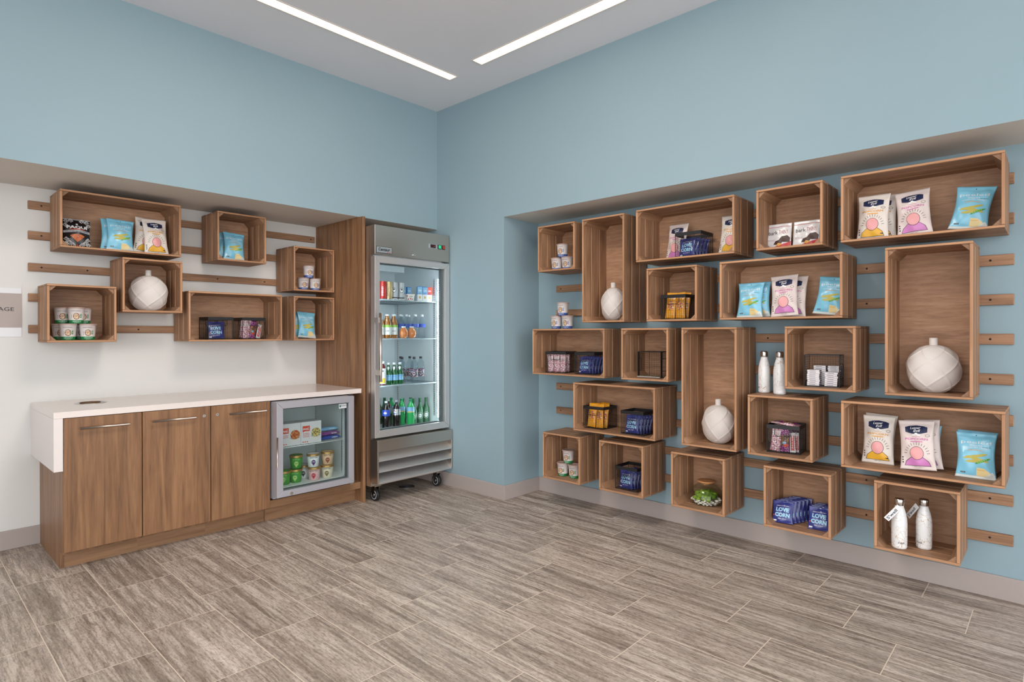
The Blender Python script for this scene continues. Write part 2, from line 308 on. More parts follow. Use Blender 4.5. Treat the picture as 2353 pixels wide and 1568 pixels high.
def copy_tree(o, parent=None):
    c = o.copy(); COL.objects.link(c)
    if parent: c.parent = parent
    for ch in list(o.children):
        if ch.name in COL.objects: copy_tree(ch, c)
    return c
USED = set()
def place(proto, loc, rot, label, cat, group=None):
    """first use moves the prototype itself, then copies of it and of its parts"""
    if proto.name in USED: o = copy_tree(proto)
    else: o = proto; USED.add(proto.name)
    o.location = loc; o.rotation_euler = rot
    for k in ('group',):
        if k in o: del o[k]
    tag(o, label, cat, group); return o
def struct(o, kind='structure'): o['kind'] = kind; return o

# text -------------------------------------------------------------
_tx = {}
def text_geo(t, bold=0.0, shear=0.0, space=1.0):
    k = (t, bold, shear, space)
    if k in _tx: return _tx[k]
    c = bpy.data.curves.new('t', 'FONT'); c.body = t; c.resolution_u = 2; c.offset = bold; c.shear = shear; c.align_x = 'CENTER'; c.size = 1; c.space_character = space
    o = bpy.data.objects.new('t', c); COL.objects.link(o)
    dg = bpy.context.evaluated_depsgraph_get(); me = bpy.data.meshes.new_from_object(o.evaluated_get(dg))
    vs = [(v.co.x, v.co.y) for v in me.vertices]; fs = [list(p.vertices) for p in me.polygons]
    bpy.data.objects.remove(o); bpy.data.curves.remove(c); bpy.data.meshes.remove(me)
    if not vs: vs = [(0, 0)]
    x0 = min(v[0] for v in vs); x1 = max(v[0] for v in vs); y0 = min(v[1] for v in vs); y1 = max(v[1] for v in vs)
    vs = [((x-(x0+x1)/2)/(y1-y0), (y-(y0+y1)/2)/(y1-y0)) for x, y in vs]
    _tx[k] = (vs, fs, (x1-x0)/(y1-y0)); return _tx[k]
def add_text(mb, P, t, cx, cz, h, mat, w=None, bold=.015, shear=0, off=.0008, rot=0, arc=0, space=1.0, mirror=False):
    vs, fs, asp = text_geo(t, bold, shear, space); sx = h if w is None else w/asp
    if mirror: sx = -sx
    b = len(mb.v)
    for x, y in vs:
        X, Y = x*sx, y*h
        if arc: Y += arc*(1-(2*X/(asp*abs(sx)))**2)
        X, Y = X*cos(rot)-Y*sin(rot), X*sin(rot)+Y*cos(rot)
        mb.v.append(tuple(P(cx+X, cz+Y, off)))
    for f in fs: mb.face([b+i for i in (f[::-1] if mirror else f)], mat)
def add_poly(mb, P, pts, mat, off=.0005, rings=4, c=None):
    n = len(pts)
    if c is None: c = (sum(p[0] for p in pts)/n, sum(p[1] for p in pts)/n)
    q = []
    rings = max(rings, int(max(sqrt((p[0]-c[0])**2+(p[1]-c[1])**2) for p in pts)/.007))
    for i in range(n):          # subdivide the edges
        a, b_ = pts[i], pts[(i+1) % n]; L = sqrt((a[0]-b_[0])**2+(a[1]-b_[1])**2); k = max(1, int(L/.012))
        for j in range(k): q.append((a[0]+(b_[0]-a[0])*j/k, a[1]+(b_[1]-a[1])*j/k))
    n = len(q); b = len(mb.v); mb.v.append(tuple(P(c[0], c[1], off)))
    for r in range(1, rings+1):
        for p in q: mb.v.append(tuple(P(c[0]+(p[0]-c[0])*r/rings, c[1]+(p[1]-c[1])*r/rings, off)))
    for i in range(n): mb.face([b, b+1+i, b+1+(i+1) % n], mat, None, True)
    for r in range(rings-1):
        for i in range(n):
            j = (i+1) % n; o1 = b+1+r*n; o2 = o1+n
            mb.face([o1+i, o2+i, o2+j, o1+j], mat, None, True)
def ell(cx, cz, rx, rz, n=20, a0=0, a1=2*pi): return [(cx+rx*cos(a0+(a1-a0)*i/n), cz+rz*sin(a0+(a1-a0)*i/n)) for i in range(n)]
def rect(x0, x1, z0, z1): return [(x0, z0), (x1, z0), (x1, z1), (x0, z1)]

# ------------------------------------------------------------------ room shell
ZC = 3.3555; ZS = 2.2895; ZS2 = 2.2935; DL = .6861; DR = .434; YN = -.8361
XL, YB = -9.0, -9.6
b = MB(); b.box(XL, .6, YB, .85, -.06, 0, 'floor_tile'); struct(b.build('floor'))
b = MB(); b.box(-6.4, .6, -7.2, .85, ZC, ZC+.08, 'ceiling_paint'); struct(b.build('ceiling'))
b = MB(); b.box(XL, 0, DL, .85, 0, ZS, 'cream_paint'); struct(b.build('wall_left'))
b = MB(); b.box(XL, 0, 0, .85, ZS, ZC, 'blue_paint', bottom='soffit_paint'); struct(b.build('wall_upper_left'))
b = MB(); b.box(0, .6, YN, .85, 0, ZC, 'blue_paint'); struct(b.build('wall_right'))
b = MB(); b.box(DR, .6, YB, YN, 0, ZS2, 'blue_paint'); struct(b.build('wall_niche'))
b = MB(); b.box(0, .6, YB, YN, ZS2, ZC, 'blue_paint', bottom='soffit_paint'); struct(b.build('wall_upper_right'))
b = MB(); b.box(-7.6, -2.742, DL-.011, DL, 0, .12, 'base_vinyl'); struct(b.build('baseboard_left', bevel=.004))
b = MB(); b.box(-6.15, -6.0, -1.3, DL, 0, ZC, 'blue_paint'); struct(b.build('wall_light_block'))  # unseen wall, added to block world light on the left side
b = MB(); b.box(-.011, 0, YN-.011, DL, 0, .12, 'base_vinyl'); b.box(0, DR, YN-.011, YN, 0, .12, 'base_vinyl'); struct(b.build('baseboard_right', bevel=.004))
b = MB(); b.box(DR-.011, DR, YB, YN-.011, 0, .12, 'base_vinyl'); struct(b.build('baseboard_niche', bevel=.004))

# ceiling strips
def strip(x0, x1, y0, y1, label):
    t = empty('ceiling_light', ((x0+x1)/2, (y0+y1)/2, ZC), 0, label, 'ceiling light', 'linear lights in the ceiling')
    hx, hy = (x1-x0)/2, (y1-y0)/2; w = .006
    b = MB(); b.box(-hx, hx, -hy, -hy+w, -.005, 0, 'trim_white'); b.box(-hx, hx, hy-w, hy, -.005, 0, 'trim_white'); b.box(-hx, -hx+w, -hy+w, hy-w, -.005, 0, 'trim_white'); b.box(hx-w, hx, -hy+w, hy-w, -.005, 0, 'trim_white'); b.build('trim_frame', t)
    b = MB(); b.box(-hx+w, hx-w, -hy+w, hy-w, -.002, 0, 'diffuser'); b.build('diffuser', t)
strip(-4.2, -.364, -.688, -.593, 'long recessed linear ceiling light running along the left blue wall')
strip(-.481, -.376, -4.9, -.967, 'long recessed linear ceiling light running along the right blue wall')

# ------------------------------------------------------------------ crates
CS, CL, CT, CH, CD = .3603, .6822, .7618, .3585, .3094
_cr = {}
def crate_proto(w, h):
    t = .013; hw = w/2; hd = CD/2; gap = .0085; sd = (CD-2*gap)/3
    r = empty('wooden_crate', (0, 0, 0))
    def slats(z0, z1, x0, x1, grain):
        b = MB()
        for i in range(3): 
            y = -hd+i*(sd+gap); b.box(x0, x1, y, y+sd, z0, z1, 'crate_wood', grain, front='crate_end')
        return b
    slats(h-t, h, -hw, hw, 'x').build('top_panel', r, bevel=.002, seg=1); slats(0, t, -hw, hw, 'x').build('bottom_panel', r, bevel=.002, seg=1)
    slats(t, h-t, -hw, -hw+t, 'z').build('side_panel', r, bevel=.002, seg=1); slats(t, h-t, hw-t, hw, 'z').build('side_panel', r, bevel=.002, seg=1)
    b = MB(); b.box(-hw+t, hw-t, hd-.007, hd-.001, t, h-t, 'crate_ply', 'x'); b.build('back_panel', r)
    L = .034
    for sx in (-1, 1):
        for sz in (0, 1):
            x = sx*(hw-t); z = t if not sz else h-t; dz = L if not sz else -L
            pts = [(x, z), (x-sx*L, z), (x-sx*(L-.006), z+dz*.25), (x-sx*.0085, z+dz*.78), (x, z+dz)]
            pts = [(x, z), (x-sx*L, z), (x, z+dz)]
            if (sx > 0) == (not sz): pts = pts[::-1]
            b = MB(); b.prism(pts, 'y', -hd+.012, hd-.008, 'crate_wood'); b.build('corner_block', r)
    return r
def crate(w, h, loc, rz, label, group):
    k = (w, h)
    if k not in _cr: _cr[k] = crate_proto(w, h)
    return place(_cr[k], loc, (0, 0, rz), label, 'wooden crate', group)
RZ = -pi/2
BR = DR-.018; BL = DL-.018
GR = 'wooden crates hung on the blue wall'; GL = 'wooden crates hung on the cream wall'
RC = {'C1': (-1.1019, 1.8340, 's', 'small crate holding three blue-banded cups at the upper left end of the blue wall display'),
 'C2': (-1.5311, 1.4312, 't', 'tall upright crate with a white vase, beside the small crate of blue-banded cups'),
 'C3': (-1.9871, 1.8385, 'l', 'wide crate with two popcorn bags and a wire basket between them, top row'),
 'C4': (-2.0681, 1.4312, 's', 'small crate with a wire basket of yellow packets'),
 'C5': (-2.8008, 1.8400, 's', 'small top row crate holding two white and red chocolate pouches'),
 'C6': (-2.5777, 1.4335, 'l', 'wide crate with two stacks of blue bags and a pink popcorn bag between, second row'),
 'C7': (-3.2511, 1.8405, 'l', 'large wide crate at the top right with two popcorn bags and one tilted blue bag'),
 'C8': (-3.4573, 1.0306, 't', 'tall upright crate at the right end with a round white vase'),
 'C9': (-1.0457, 1.0280, 'l', 'wide crate with three cups stacked on top and two wire baskets inside'),
 'C10': (-1.8684, 1.0285, 's', 'small crate with a tipped wire basket and a flat green booklet'),
 'C11': (-1.4496, .6253, 'l', 'wide crate with a basket of yellow packets and a basket of navy packets'),
 'C12': (-1.1503, .2200, 's', 'small bottom row crate with three green-banded cups'),
 'C13': (-1.6817, .2205, 's', 'small bottom row crate with one wire basket of navy packets'),
 'C14': (-2.3231, .6267, 't', 'tall upright crate in the middle of the wall with a white vase'),
 'C15': (-2.2493, .2155, 's', 'small crate with the glass moss terrarium'),
 'C16': (-2.7510, .6257, 's', 'small crate with candy basket inside and two marbled bottles standing on top'),
 'C17': (-2.9626, 1.0317, 's', 'small crate with stacks of little white boxes in a tipped wire basket'),
 'C18': (-3.2538, .6276, 'l', 'large wide crate at the lower right with two popcorn bags and a blue bag'),
 'C19': (-3.4097, .2237, 's', 'small crate at the bottom right with two marbled bottles inside'),
 'C20': (-2.8444, .2153, 's', 'small bottom row crate with two loose stacks of navy packets')}
DIM = {'s': (CS, CH), 'l': (CL, CH), 't': (CS, CT)}
for k, (y0, z0, t, lb) in RC.items():
    w, h = DIM[t]; crate(w, h, (BR-CD/2, y0-w/2, z0), RZ, lb, GR)
LC = {'L1': (-2.6909, 1.8850, 'l', 'wide crate with a black chip bag, a blue bag and a popcorn bag, upper left'),
 'L2': (-2.3615, 1.4950, 's', 'small crate with a white vase on the cream wall'),
 'L3': (-2.7554, 1.2974, 's', 'small crate with two layers of green-banded cups on the cream wall'),
 'L4': (-1.7658, 1.8889, 's', 'small top crate with a pair of blue bags on the cream wall'),
 'L5': (-1.1815, 1.6965, 's', 'small crate with three blue-banded cups, beside the tall wood panel'),
 'L6': (-1.9613, 1.2950, 'l', 'wide crate with two wire baskets on the cream wall'),
 'L7': (-1.1815, 1.2952, 's', 'small crate with a pair of blue bags, lowest one beside the tall wood panel')}
for k, (x0, z0, t, lb) in LC.items():
    w, h = DIM[t]; crate(w, h, (x0+w/2, BL-CD/2, z0), 0, lb, GL)

# battens
def batten(x0, x1, y0, y1, z0, z1, grain, label, group, screws):
    t = empty('wall_batten', ((x0+x1)/2, (y0+y1)/2, z0), 0, label, 'wooden batten', group)
    c = t.location; b = MB(); b.box(x0-c.x, x1-c.x, y0-c.y, y1-c.y, 0, z1-z0, 'crate_wood', grain); b.build('board', t, bevel=.002, seg=1)
    for s_ in screws:
        b = MB(); n = 12; h = (z1-z0)/2
        if grain == 'y': b.prism([(s_-c.y+.0055*cos(2*pi*i/n), h+.0055*sin(2*pi*i/n)) for i in range(n)], 'x', x0-c.x-.0006, x0-c.x+.002, 'hole_dark')
        else: b.prism([(s_-c.x+.0055*cos(2*pi*i/n), h+.0055*sin(2*pi*i/n)) for i in range(n)][::-1], 'y', y0-c.y-.0006, y0-c.y+.002, 'hole_dark')
        b.build('screw', t)
names = ['topmost', 'second', 'third', 'fourth', 'fifth', 'sixth', 'seventh', 'eighth', 'ninth', 'lowest']
for i, z in enumerate((2.126, 1.926, 1.7205, 1.52, 1.32, 1.1165, .911, .712, .5085, .3085)):
    batten(BR, DR, -3.952, -1.041, z-.0275, z+.0275, 'y', names[i]+' horizontal wooden batten on the blue wall, counting down from the top', 'battens on the blue wall', [-3.86, -2.76 if i == 4 else -3.31, -1.09])
for i, z in enumerate((2.1735, 1.981, 1.777, 1.5825, 1.381)):
    batten(-2.802, -.83, BL, DL, z-.0265, z+.0265, 'x', names[i] if i < 4 else 'lowest', 'battens on the cream wall', [-2.735] + ([-2.49] if i == 2 else []) + [-2.19, -1.65, -1.28, -.87])
for o in COL.objects:
    if o.name.startswith('wall_batten') and o.get('group') == 'battens on the cream wall': o['label'] = o['label']+' horizontal wooden batten on the cream wall'

# ------------------------------------------------------------------ counter run
YK = -.032
wt = empty('worktop', (-1.8, .33, .875), 0, 'white quartz worktop with a hanging end box and a round bin opening', 'worktop')
def sq_hole(mb, cx, cy, h, r, z0, z1, mat, n=48):
    b = len(mb.v)
    for z in (z0, z1):
        for i in range(n):
            a = 2*pi*i/n; m = max(abs(cos(a)), abs(sin(a))); mb.v.append((cx+h*cos(a)/m, cy+h*sin(a)/m, z))
        for i in range(n):
            a = 2*pi*i/n; mb.v.append((cx+r*cos(a), cy+r*sin(a), z))
    for i in range(n):
        j = (i+1) % n
        mb.face([b+2*n+i, b+2*n+j, b+3*n+j, b+3*n+i], mat); mb.face([b+j, b+i, b+n+i, b+n+j], mat); mb.face([b+n+i, b+3*n+i, b+3*n+j, b+n+j][::-1], mat)
HX, HY, HR = -2.527, .40, .082
b = MB(); ox, oy, oz = 1.8, -.33, -.875
def wb(x0, x1, y0, y1, z0, z1, mat='quartz'): b.box(x0+ox, x1+ox, y0+oy, y1+oy, z0+oz, z1+oz, mat)
wb(-2.789, -.8125, YK, HY-.1, .875, .9105); wb(-2.789, -.8125, HY+.1, DL-.001, .875, .9105); wb(-2.789, HX-.1, HY-.1, HY+.1, .875, .9105); wb(HX+.1, -.8125, HY-.1, HY+.1, .875, .9105)
sq_hole(b, HX+ox, HY+oy, .1, HR, 0, .0355, 'quartz'); b.build('slab', wt)
b = MB(); wb(-2.789, -2.747, YK, DL-.001, .577, .8742, 'quartz_end'); b.build('end_box', wt)
b = MB(); b.lathe([(.079, -.16), (.079, .0365), (.088, .0375), (.088, .0358), (.082, .0355), (.081, -.16)], 'chrome', 48, (HX+ox, HY+oy, 0), cap0=False, cap1=False); b.lathe([(0, -.159), (.080, -.159)], 'dark', 48, (HX+ox, HY+oy, 0), cap0=False, cap1=False); b.build('bin_ring', wt)
def cab(x0, x1, lock, label, left_panel=False):
    t = empty('base_cabinet', ((x0+x1)/2, .33, 0), 0, label, 'base cabinet', 'base cabinets under the white worktop')
    cx = (x0+x1)/2
    b = MB(); s = .018; q = lambda *a: b.box(a[0]-cx, a[1]-cx, a[2]-.33, a[3]-.33, a[4], a[5], 'laminate', 'z')
    (None if left_panel else q(x0+.0015, x0+s, -.008, .66, .1, .872)); q(x1-s, x1-.0015, -.008, .66, .1, .872); q(x0+s, x1-s, -.008, .66, .1, .118); q(x0+s, x1-s, .642, .66, .118, .872)
    b.build('carcass', t)
    if left_panel:
        b = MB(); b.prism([(y-.33, z) for y, z in ((.072, 0), (DL-.002, 0), (DL-.002, .873), (-.0085, .873), (-.0085, .1), (.072, .1))], 'x', -2.7455-cx, -2.7275-cx, 'laminate', vert=True); b.build('end_panel', t)
    b = MB(); b.box(x0+.0025-cx, x1-.0025-cx, YK-.33, -.009-.33, .1135, .8715, 'laminate', 'z'); d = b.build('door', t, bevel=.0012, seg=1)
    hx0, hx1 = {0: (-2.673, -2.427), 1: (-2.307, -2.057), 2: (-1.848, -1.597)}[lock]
    b = MB(); y = YK-.33-.028; z = .811
    b.tube([(hx0-cx, y, z), (hx1-cx, y, z)], .0065, 'handle_metal', 14); b.tube([(hx0+.03-cx, y, z), (hx0+.03-cx, YK-.33, z)], .004, 'handle_metal'); b.tube([(hx1-.03-cx, y, z), (hx1-.03-cx, YK-.33, z)], .004, 'handle_metal')
    b.build('handle', d)
    if lock:
        lx = -2.0 if lock == 1 else -1.918
        b = MB(); n = 20; b.prism([(lx-cx+.0095*cos(2*pi*i/n), .813+.0095*sin(2*pi*i/n)) for i in range(n)][::-1], 'y', YK-.33-.004, YK-.33, 'chrome')
        b.box(lx-cx-.001, lx-cx+.001, YK-.335, YK-.334, .809, .817, 'dark'); b.build('lock', d)
    b = MB(); b.box(x0-cx+(.0192 if left_panel else 0), x1-cx, .075-.33, .09-.33, 0, .0995, 'laminate_h', 'x'); b.build('toe_kick', t)
    return t
cab(-2.7465, -2.355, 0, 'leftmost base cabinet under the round bin opening, door without a lock', True)
cab(-2.355, -1.958, 1, 'middle base cabinet with its lock at the right of the handle')
cab(-1.958, -1.5565, 2, 'right base cabinet next to the small glass door freezer, lock at the left')
# the left end panel full height below the end box
t = empty('freezer_plinth', (-1.18, .33, 0), 0, 'low wooden shelf and plinth carrying the small glass door freezer', 'plinth')
b = MB(); b.box(-1.5555+1.18, -.8135+1.18, -.022-.33, .66-.33, .11, .163, 'laminate_h', 'x'); b.build('shelf_rail', t, bevel=.0012, seg=1)
b = MB(); b.box(-1.5555+1.18, -.8135+1.18, .06-.33, .076-.33, 0, .109, 'laminate_h', 'x'); b.build('toe_kick', t)
b = MB(); b.box(-.0125, .0125, -.37, .368, 0, ZS-.001, 'laminate', 'z', front='laminate'); o = b.build('tall_end_panel', None, (-.7995, .318, 0), bevel=.001, seg=1); tag(o, 'tall wooden end panel between the counter and the steel cooler', 'wood panel')

# wall sign
t = empty('wall_sign', (-3.0, DL, 1.485), 0, 'white and taupe wall sign cut by the left edge of the picture', 'sign')
b = MB(); b.box(-.2, .166, -.004, -.0005, -.153, .153, 'sign_white'); b.build('backing', t)
b = MB(); b.box(-.2, .166, -.006, -.004, -.095, .12, 'sign_taupe'); b.build('taupe_panel', t)
b = MB(); P = lambda x, z, o: (x, -.006-o, z)
add_text(b, P, 'LUGGAGE', .0365, .02, .023, 'ink_dark', w=.185, bold=.005); b.build('lettering', t)
b = MB(); P2 = lambda x, z, o: (x, -.004-o, z); add_poly(b, P2, [(.035, -.134), (.052, -.134), (.044, -.122)], 'sign_taupe'); b.build('logo', t)

# ------------------------------------------------------------------ tall cooler
FX0, FX1 = -.783, -.012
fr = empty('reach_in_cooler', ((FX0+FX1)/2, .2, 0), 0, 'tall stainless steel glass door cooler on casters in the corner', 'drinks cooler')
cx = (FX0+FX1)/2
def fb(mat, *bx, name='body', parent=fr, bevel=0, **k):
    b = MB()
    for q in bx: b.box(q[0]-cx, q[1]-cx, q[2]-.2, q[3]-.2, q[4], q[5], q[6] if len(q) > 6 else mat, **k)
    return b.build(name, parent, bevel=bevel)
YD = -.178
fb('steel', (FX0, FX0+.018, -.115, .65, .13, 2.21), (FX1-.018, FX1, -.115, .65, .13, 2.21), (FX0+.018, FX1-.018, .632, .65, .13, 2.21), (FX0+.018, FX1-.018, -.115, .632, 2.19, 2.21), (FX0+.018, FX1-.018, -.115, .632, .13, .15), name='body')
IX0, IX1 = -.735, -.06
fb('liner', (IX0-.02, IX0, -.11, .58, .53, 1.99), (IX1, IX1+.02, -.11, .58, .53, 1.99), (IX0, IX1, .56, .58, .53, 1.99), (IX0, IX1, -.11, .58, 1.97, 1.99), (IX0, IX1, -.11, .58, .53, .549), (FX0+.018, IX0-.02, -.115, -.105, .5, 2.0, 'steel'), (IX1+.02, FX1-.018, -.115, -.105, .5, 2.0, 'steel'), name='liner')
hd = fb('steel', (FX0, FX1, YD, -.116, 1.978, 2.212), name='header', bevel=.002)
# header fittings
b = MB(); x0, x1 = -.770-cx, -.622-cx; y = YD-.2
b.box(x0, x1, y-.003, y, 1.991, 2.043, 'ink_dark'); b.box(x0+.003, x1-.003, y-.0036, y-.002, 1.994, 2.040, 'badge_grey')
Pf = lambda x, z, o: (x, y-.0036-o, z)
add_text(b, Pf, 'Centaur', (x0+x1)/2, 2.021, .025, 'ink_black', w=.112, bold=.03, shear=.2, off=.0004); add_text(b, Pf, 'PLUS', x1-.03, 2.000, .008, 'red_print', w=.036, bold=.03, shear=.3, off=.0004); b.build('badge', hd)
b = MB(); b.box(-.238-cx, -.153-cx, y-.004, y, 2.083, 2.119, 'badge_grey'); b.box(-.224-cx, -.168-cx, y-.0045, y-.003, 2.087, 2.115, 'display'); add_text(b, lambda x, z, o: (x, y-.0045-o, z), '34', -.185-cx, 2.101, .012, 'switch_red', off=.0003); b.build('temperature_display', hd)
for a, c_, nm in ((-.14, 'switch_green', 0), (-.096, 'switch_red', 1)):
    b = MB(); b.box(a-cx, a+.036-cx, y-.003, y, 2.083, 2.12, 'black_box'); b.box(a+.006-cx, a+.031-cx, y-.007, y-.003, 2.088, 2.115, c_); o = b.build('rocker_switch', hd, bevel=.001); o['label'] = ('green' if not nm else 'red')+' rocker switch'
b = MB(); b.prism([(-.398-cx+.011*cos(2*pi*i/20), 2.006+.011*sin(2*pi*i/20)) for i in range(20)][::-1], 'y', y-.006, y, 'chrome'); b.build('lock', hd)
# door
DZ0, DZ1 = .523, 1.964; GX0, GX1, GZ0, GZ1 = -.736, -.062, .578, 1.915
def frame(mb, x0, x1, z0, z1, gx0, gx1, gz0, gz1, ya, yb, mat):   # mitred frame
    for (A, B_, C_, D_) in (((x0, z0), (x1, z0), (gx1, gz0), (gx0, gz0)), ((x1, z0), (x1, z1), (gx1, gz1), (gx1, gz0)), ((x1, z1), (x0, z1), (gx0, gz1), (gx1, gz1)), ((x0, z1), (x0, z0), (gx0, gz0), (gx0, gz1))):
        e = .0003; c = ((A[0]+B_[0]+C_[0]+D_[0])/4, (A[1]+B_[1]+C_[1]+D_[1])/4)
        pts = [(p[0]+(c[0]-p[0])*e*4, p[1]+(c[1]-p[1])*e*4) for p in (A, B_, C_, D_)]
        mb.prism(pts[::-1], 'y', ya, yb, mat)
b = MB(); frame(b, FX0-cx, FX1+.006-cx, DZ0, DZ1, GX0-cx, GX1-cx, GZ0, GZ1, YD-.2, -.122-.2, 'steel_satin'); dr = b.build('door', fr, bevel=.0015)
b = MB(); b.box(GX0-cx, GX1-cx, -.155-.2, -.150-.2, GZ0, GZ1, 'door_glass'); b.build('glass_pane', dr)
b = MB(); frame(b, GX0-cx, GX1-cx, GZ0, GZ1, GX0+.012-cx, GX1-.022-cx, GZ0+.01, GZ1-.01, -.149-.2, -.122-.2, 'gasket'); b.build('gasket', dr)
b = MB(); hx = -.768-cx; hy = -.235-.2
b.tube([(hx, hy, .972), (hx, hy, 1.512)], .0125, 'handle_metal', 18)
for z in (1.045, 1.455): b.box(hx-.03, hx+.004, hy-.006, YD-.2, z-.02, z+.02, 'steel_satin')
b.build('handle', dr)
# lower louvred panel
YLv = -.214
b = MB(); b.box(FX0-cx, FX1+.006-cx, YLv-.2, -.118-.2, .418, .508, 'steel'); b.box(FX0-cx, FX0+.012-cx, YLv-.2, -.118-.2, .165, .418, 'steel'); b.box(FX1-.006-cx, FX1+.006-cx, YLv-.2, -.118-.2, .165, .418, 'steel'); lv = b.build('louvre_panel', fr, bevel=.0015)
b = MB(); b.box(FX0+.013-cx, FX1-.007-cx, -.12-.2, -.118-.2, .165, .417, 'dark'); b.build('backing', lv)
for i, z in enumerate((.340, .254, .165)):
    b = MB(); x0, x1 = FX0+.0125-cx, FX1-.0065-cx
    b.prism([(YLv-.2, z), (YLv-.2, z+.012), (-.140-.2, z+.074), (-.140-.2, z+.071), (YLv+.003-.2, z+.002)][::-1], 'x', x0, x1, 'steel_satin'); b.build('louvre_slat', lv)
# casters
def caster(x, y0, flip):
    b = MB(); b.box(x-.03, x+.03, y0-.035, y0+.035, .123, .1295, 'chrome')
    for s in (-1, 1): b.prism([(y0-.025, .123), (y0+.03, .123), (y0+.026, .05), (y0+.006, .042)], 'x', x+s*.02-.0015, x+s*.02+.0015, 'chrome')
    k = b.build('caster', fr); b = MB(); n = 28
    for r, h, m in ((.05, .013, 'rubber'), (.036, .0145, 'cap_grey'), (.03, .015, 'rubber'), (.012, .018, 'chrome')):
        b.prism([(y0+.006+r*cos(2*pi*i/n), .05+r*sin(2*pi*i/n)) for i in range(n)], 'x', x-h, x+h, m, True)
    b.build('wheel', k, bevel=0)
for x in (-.715, -.075):
    for y0 in (-.085, .55): caster(x-cx, y0-.2, 0)
# interior fittings
ZSH = (1.628, 1.305, .917)
for z in ZSH:
    b = MB(); y0, y1 = -.07-.2, .54-.2; x0, x1 = IX0+.008-cx, IX1-.008-cx
    b.tube([(x0, y0, z), (x1, y0, z), (x1, y1, z), (x0, y1, z)], .004, 'shelf_grey', 6, True)
    k = 30
    for i in range(k+1):
        xx = x0+(x1-x0)*i/k; b.tube([(xx, y0, z+.004), (xx, y1, z+.004)], .0018, 'shelf_grey', 4, smooth=False)
    b.tube([(x0, (y0+y1)/2, z), (x1, (y0+y1)/2, z)], .003, 'shelf_grey', 5)
    b.build('shelf', fr)
for x in (IX0+.002-cx, IX1-.006-cx):
    for y0 in (-.045-.2, .50-.2):
        b = MB(); b.box(x, x+.004, y0, y0+.016, .62, 1.84, 'steel_satin')
        for i in range(60): b.box(x-.0004, x+.0044, y0+.005, y0+.011, .63+i*.02, .638+i*.02, 'dark')
        b.build('shelf_rail', fr)
for x, s in ((IX1-cx, -1), (IX0-cx, 1)):
    b = MB(); xa = min(x, x+s*.006); y0 = -.1-.2
    b.box(xa, xa+.006, y0-.006, y0+.022, .60, 1.84, 'led_board'); led = b.build('light_strip', fr)
    b = MB()
    for i in range(60): b.box(x+s*.0066-.001, x+s*.0066+.001, y0+.003, y0+.012, .61+i*.0205, .621+i*.0205, 'led')
    b.build('led_row', led)
b = MB(); b.box(-.48-cx, -.2-cx, .02, .2, 1.9, 1.968, 'liner'); b.build('evaporator_cover', fr)
# drain
b = MB(); b.lathe([(.0, .004), (.012, .004)], 'grate', 32, cap0=False, cap1=False)
for k in range(5): r = .016+k*.011; b.lathe([(r, .0005), (r, .004), (r+.006, .004), (r+.006, .0005)], 'grate', 36, cap0=False, cap1=False)
b.lathe([(0, .0008), (.068, .0008)], 'dark', 36, cap0=False, cap1=False); o = b.build('floor_drain', None, (-.275, .086, 0)); tag(o, 'round slotted metal floor drain under the steel cooler', 'floor drain')

# ------------------------------------------------------------------ small freezer
mx0, mx1, mz0, mz1, my = -1.552, -.934, .195, .868, -.12
mf = empty('countertop_freezer', ((mx0+mx1)/2, .2, .163), 0, 'small silver glass door freezer built under the right end of the worktop', 'small freezer'); cm = (mx0+mx1)/2
def g(mat, *bx, name='body', parent=mf, bevel=0):
    b = MB()
    for q in bx: b.box(q[0]-cm, q[1]-cm, q[2]-.2, q[3]-.2, q[4]-.163, q[5]-.163, q[6] if len(q) > 6 else mat)
    return b.build(name, parent, bevel=bevel)
jx0, jx1 = -1.51, -.962
g('alu_frame', (mx0+.004, mx0+.016, -.058, .5, .178, .866), (mx1-.016, mx1-.004, -.058, .5, .178, .866), (mx0+.016, mx1-.016, .485, .5, .178, .866), (mx0+.016, mx1-.016, -.058, .485, .852, .866), (mx0+.016, mx1-.016, -.058, .485, .178, .192), name='body')
g('mini_liner', (jx0-.02, jx0, -.055, .45, .225, .845), (jx1, jx1+.01, -.055, .45, .225, .845), (jx0, jx1, .43, .45, .225, .845), (jx0, jx1, -.055, .45, .825, .845), (jx0, jx1, -.055, .45, .225, .247), name='liner')
b = MB(); frame(b, mx0-cm, mx1-cm, mz0-.163, mz1-.163, -1.505-cm, -.978-cm, .239-.163, .82-.163, my-.2, -.064-.2, 'alu_frame'); md = b.build('door', mf, bevel=.002)
b = MB(); b.box(-1.505-cm, -.978-cm, -.1-.2, -.095-.2, .239-.163, .82-.163, 'door_glass'); b.build('glass_pane', md)
b = MB(); frame(b, -1.505-cm, -.978-cm, .239-.163, .82-.163, -1.498-cm, -.985-cm, .246-.163, .813-.163, -.094-.2, -.07-.2, 'gasket'); b.build('gasket', md)
b = MB(); b.tube([(mx0-cm-.004, my-.2-.018, .625-.163), (mx0-cm-.004, my-.2-.018, .412-.163)], .0055, 'handle_metal', 12)
for z in (.605, .432): b.box(mx0-cm-.006, mx0-cm+.004, my-.2-.018, my-.2, z-.169, z-.157, 'alu_frame')
b.build('handle', md)
b = MB(); b.prism([(-1.445-cm+.011*cos(2*pi*i/20), .213-.163+.011*sin(2*pi*i/20)) for i in range(20)][::-1], 'y', my-.2-.004, my-.2, 'chrome'); b.build('lock', md)
b = MB(); b.box(-1.055-cm, -.99-cm, -.1015-.2, -.1005-.2, .778-.163, .812-.163, 'sign_white'); Pg = lambda x, z, o: (x, -.1016-.2-o, z)
add_poly(b, Pg, ell(-1.044-cm, .795-.163, .007, .009), 'teal_txt'); add_text(b, Pg, 'Excellence', -1.014-cm, .797-.163, .009, 'teal_txt', w=.04); b.build('sticker', md)
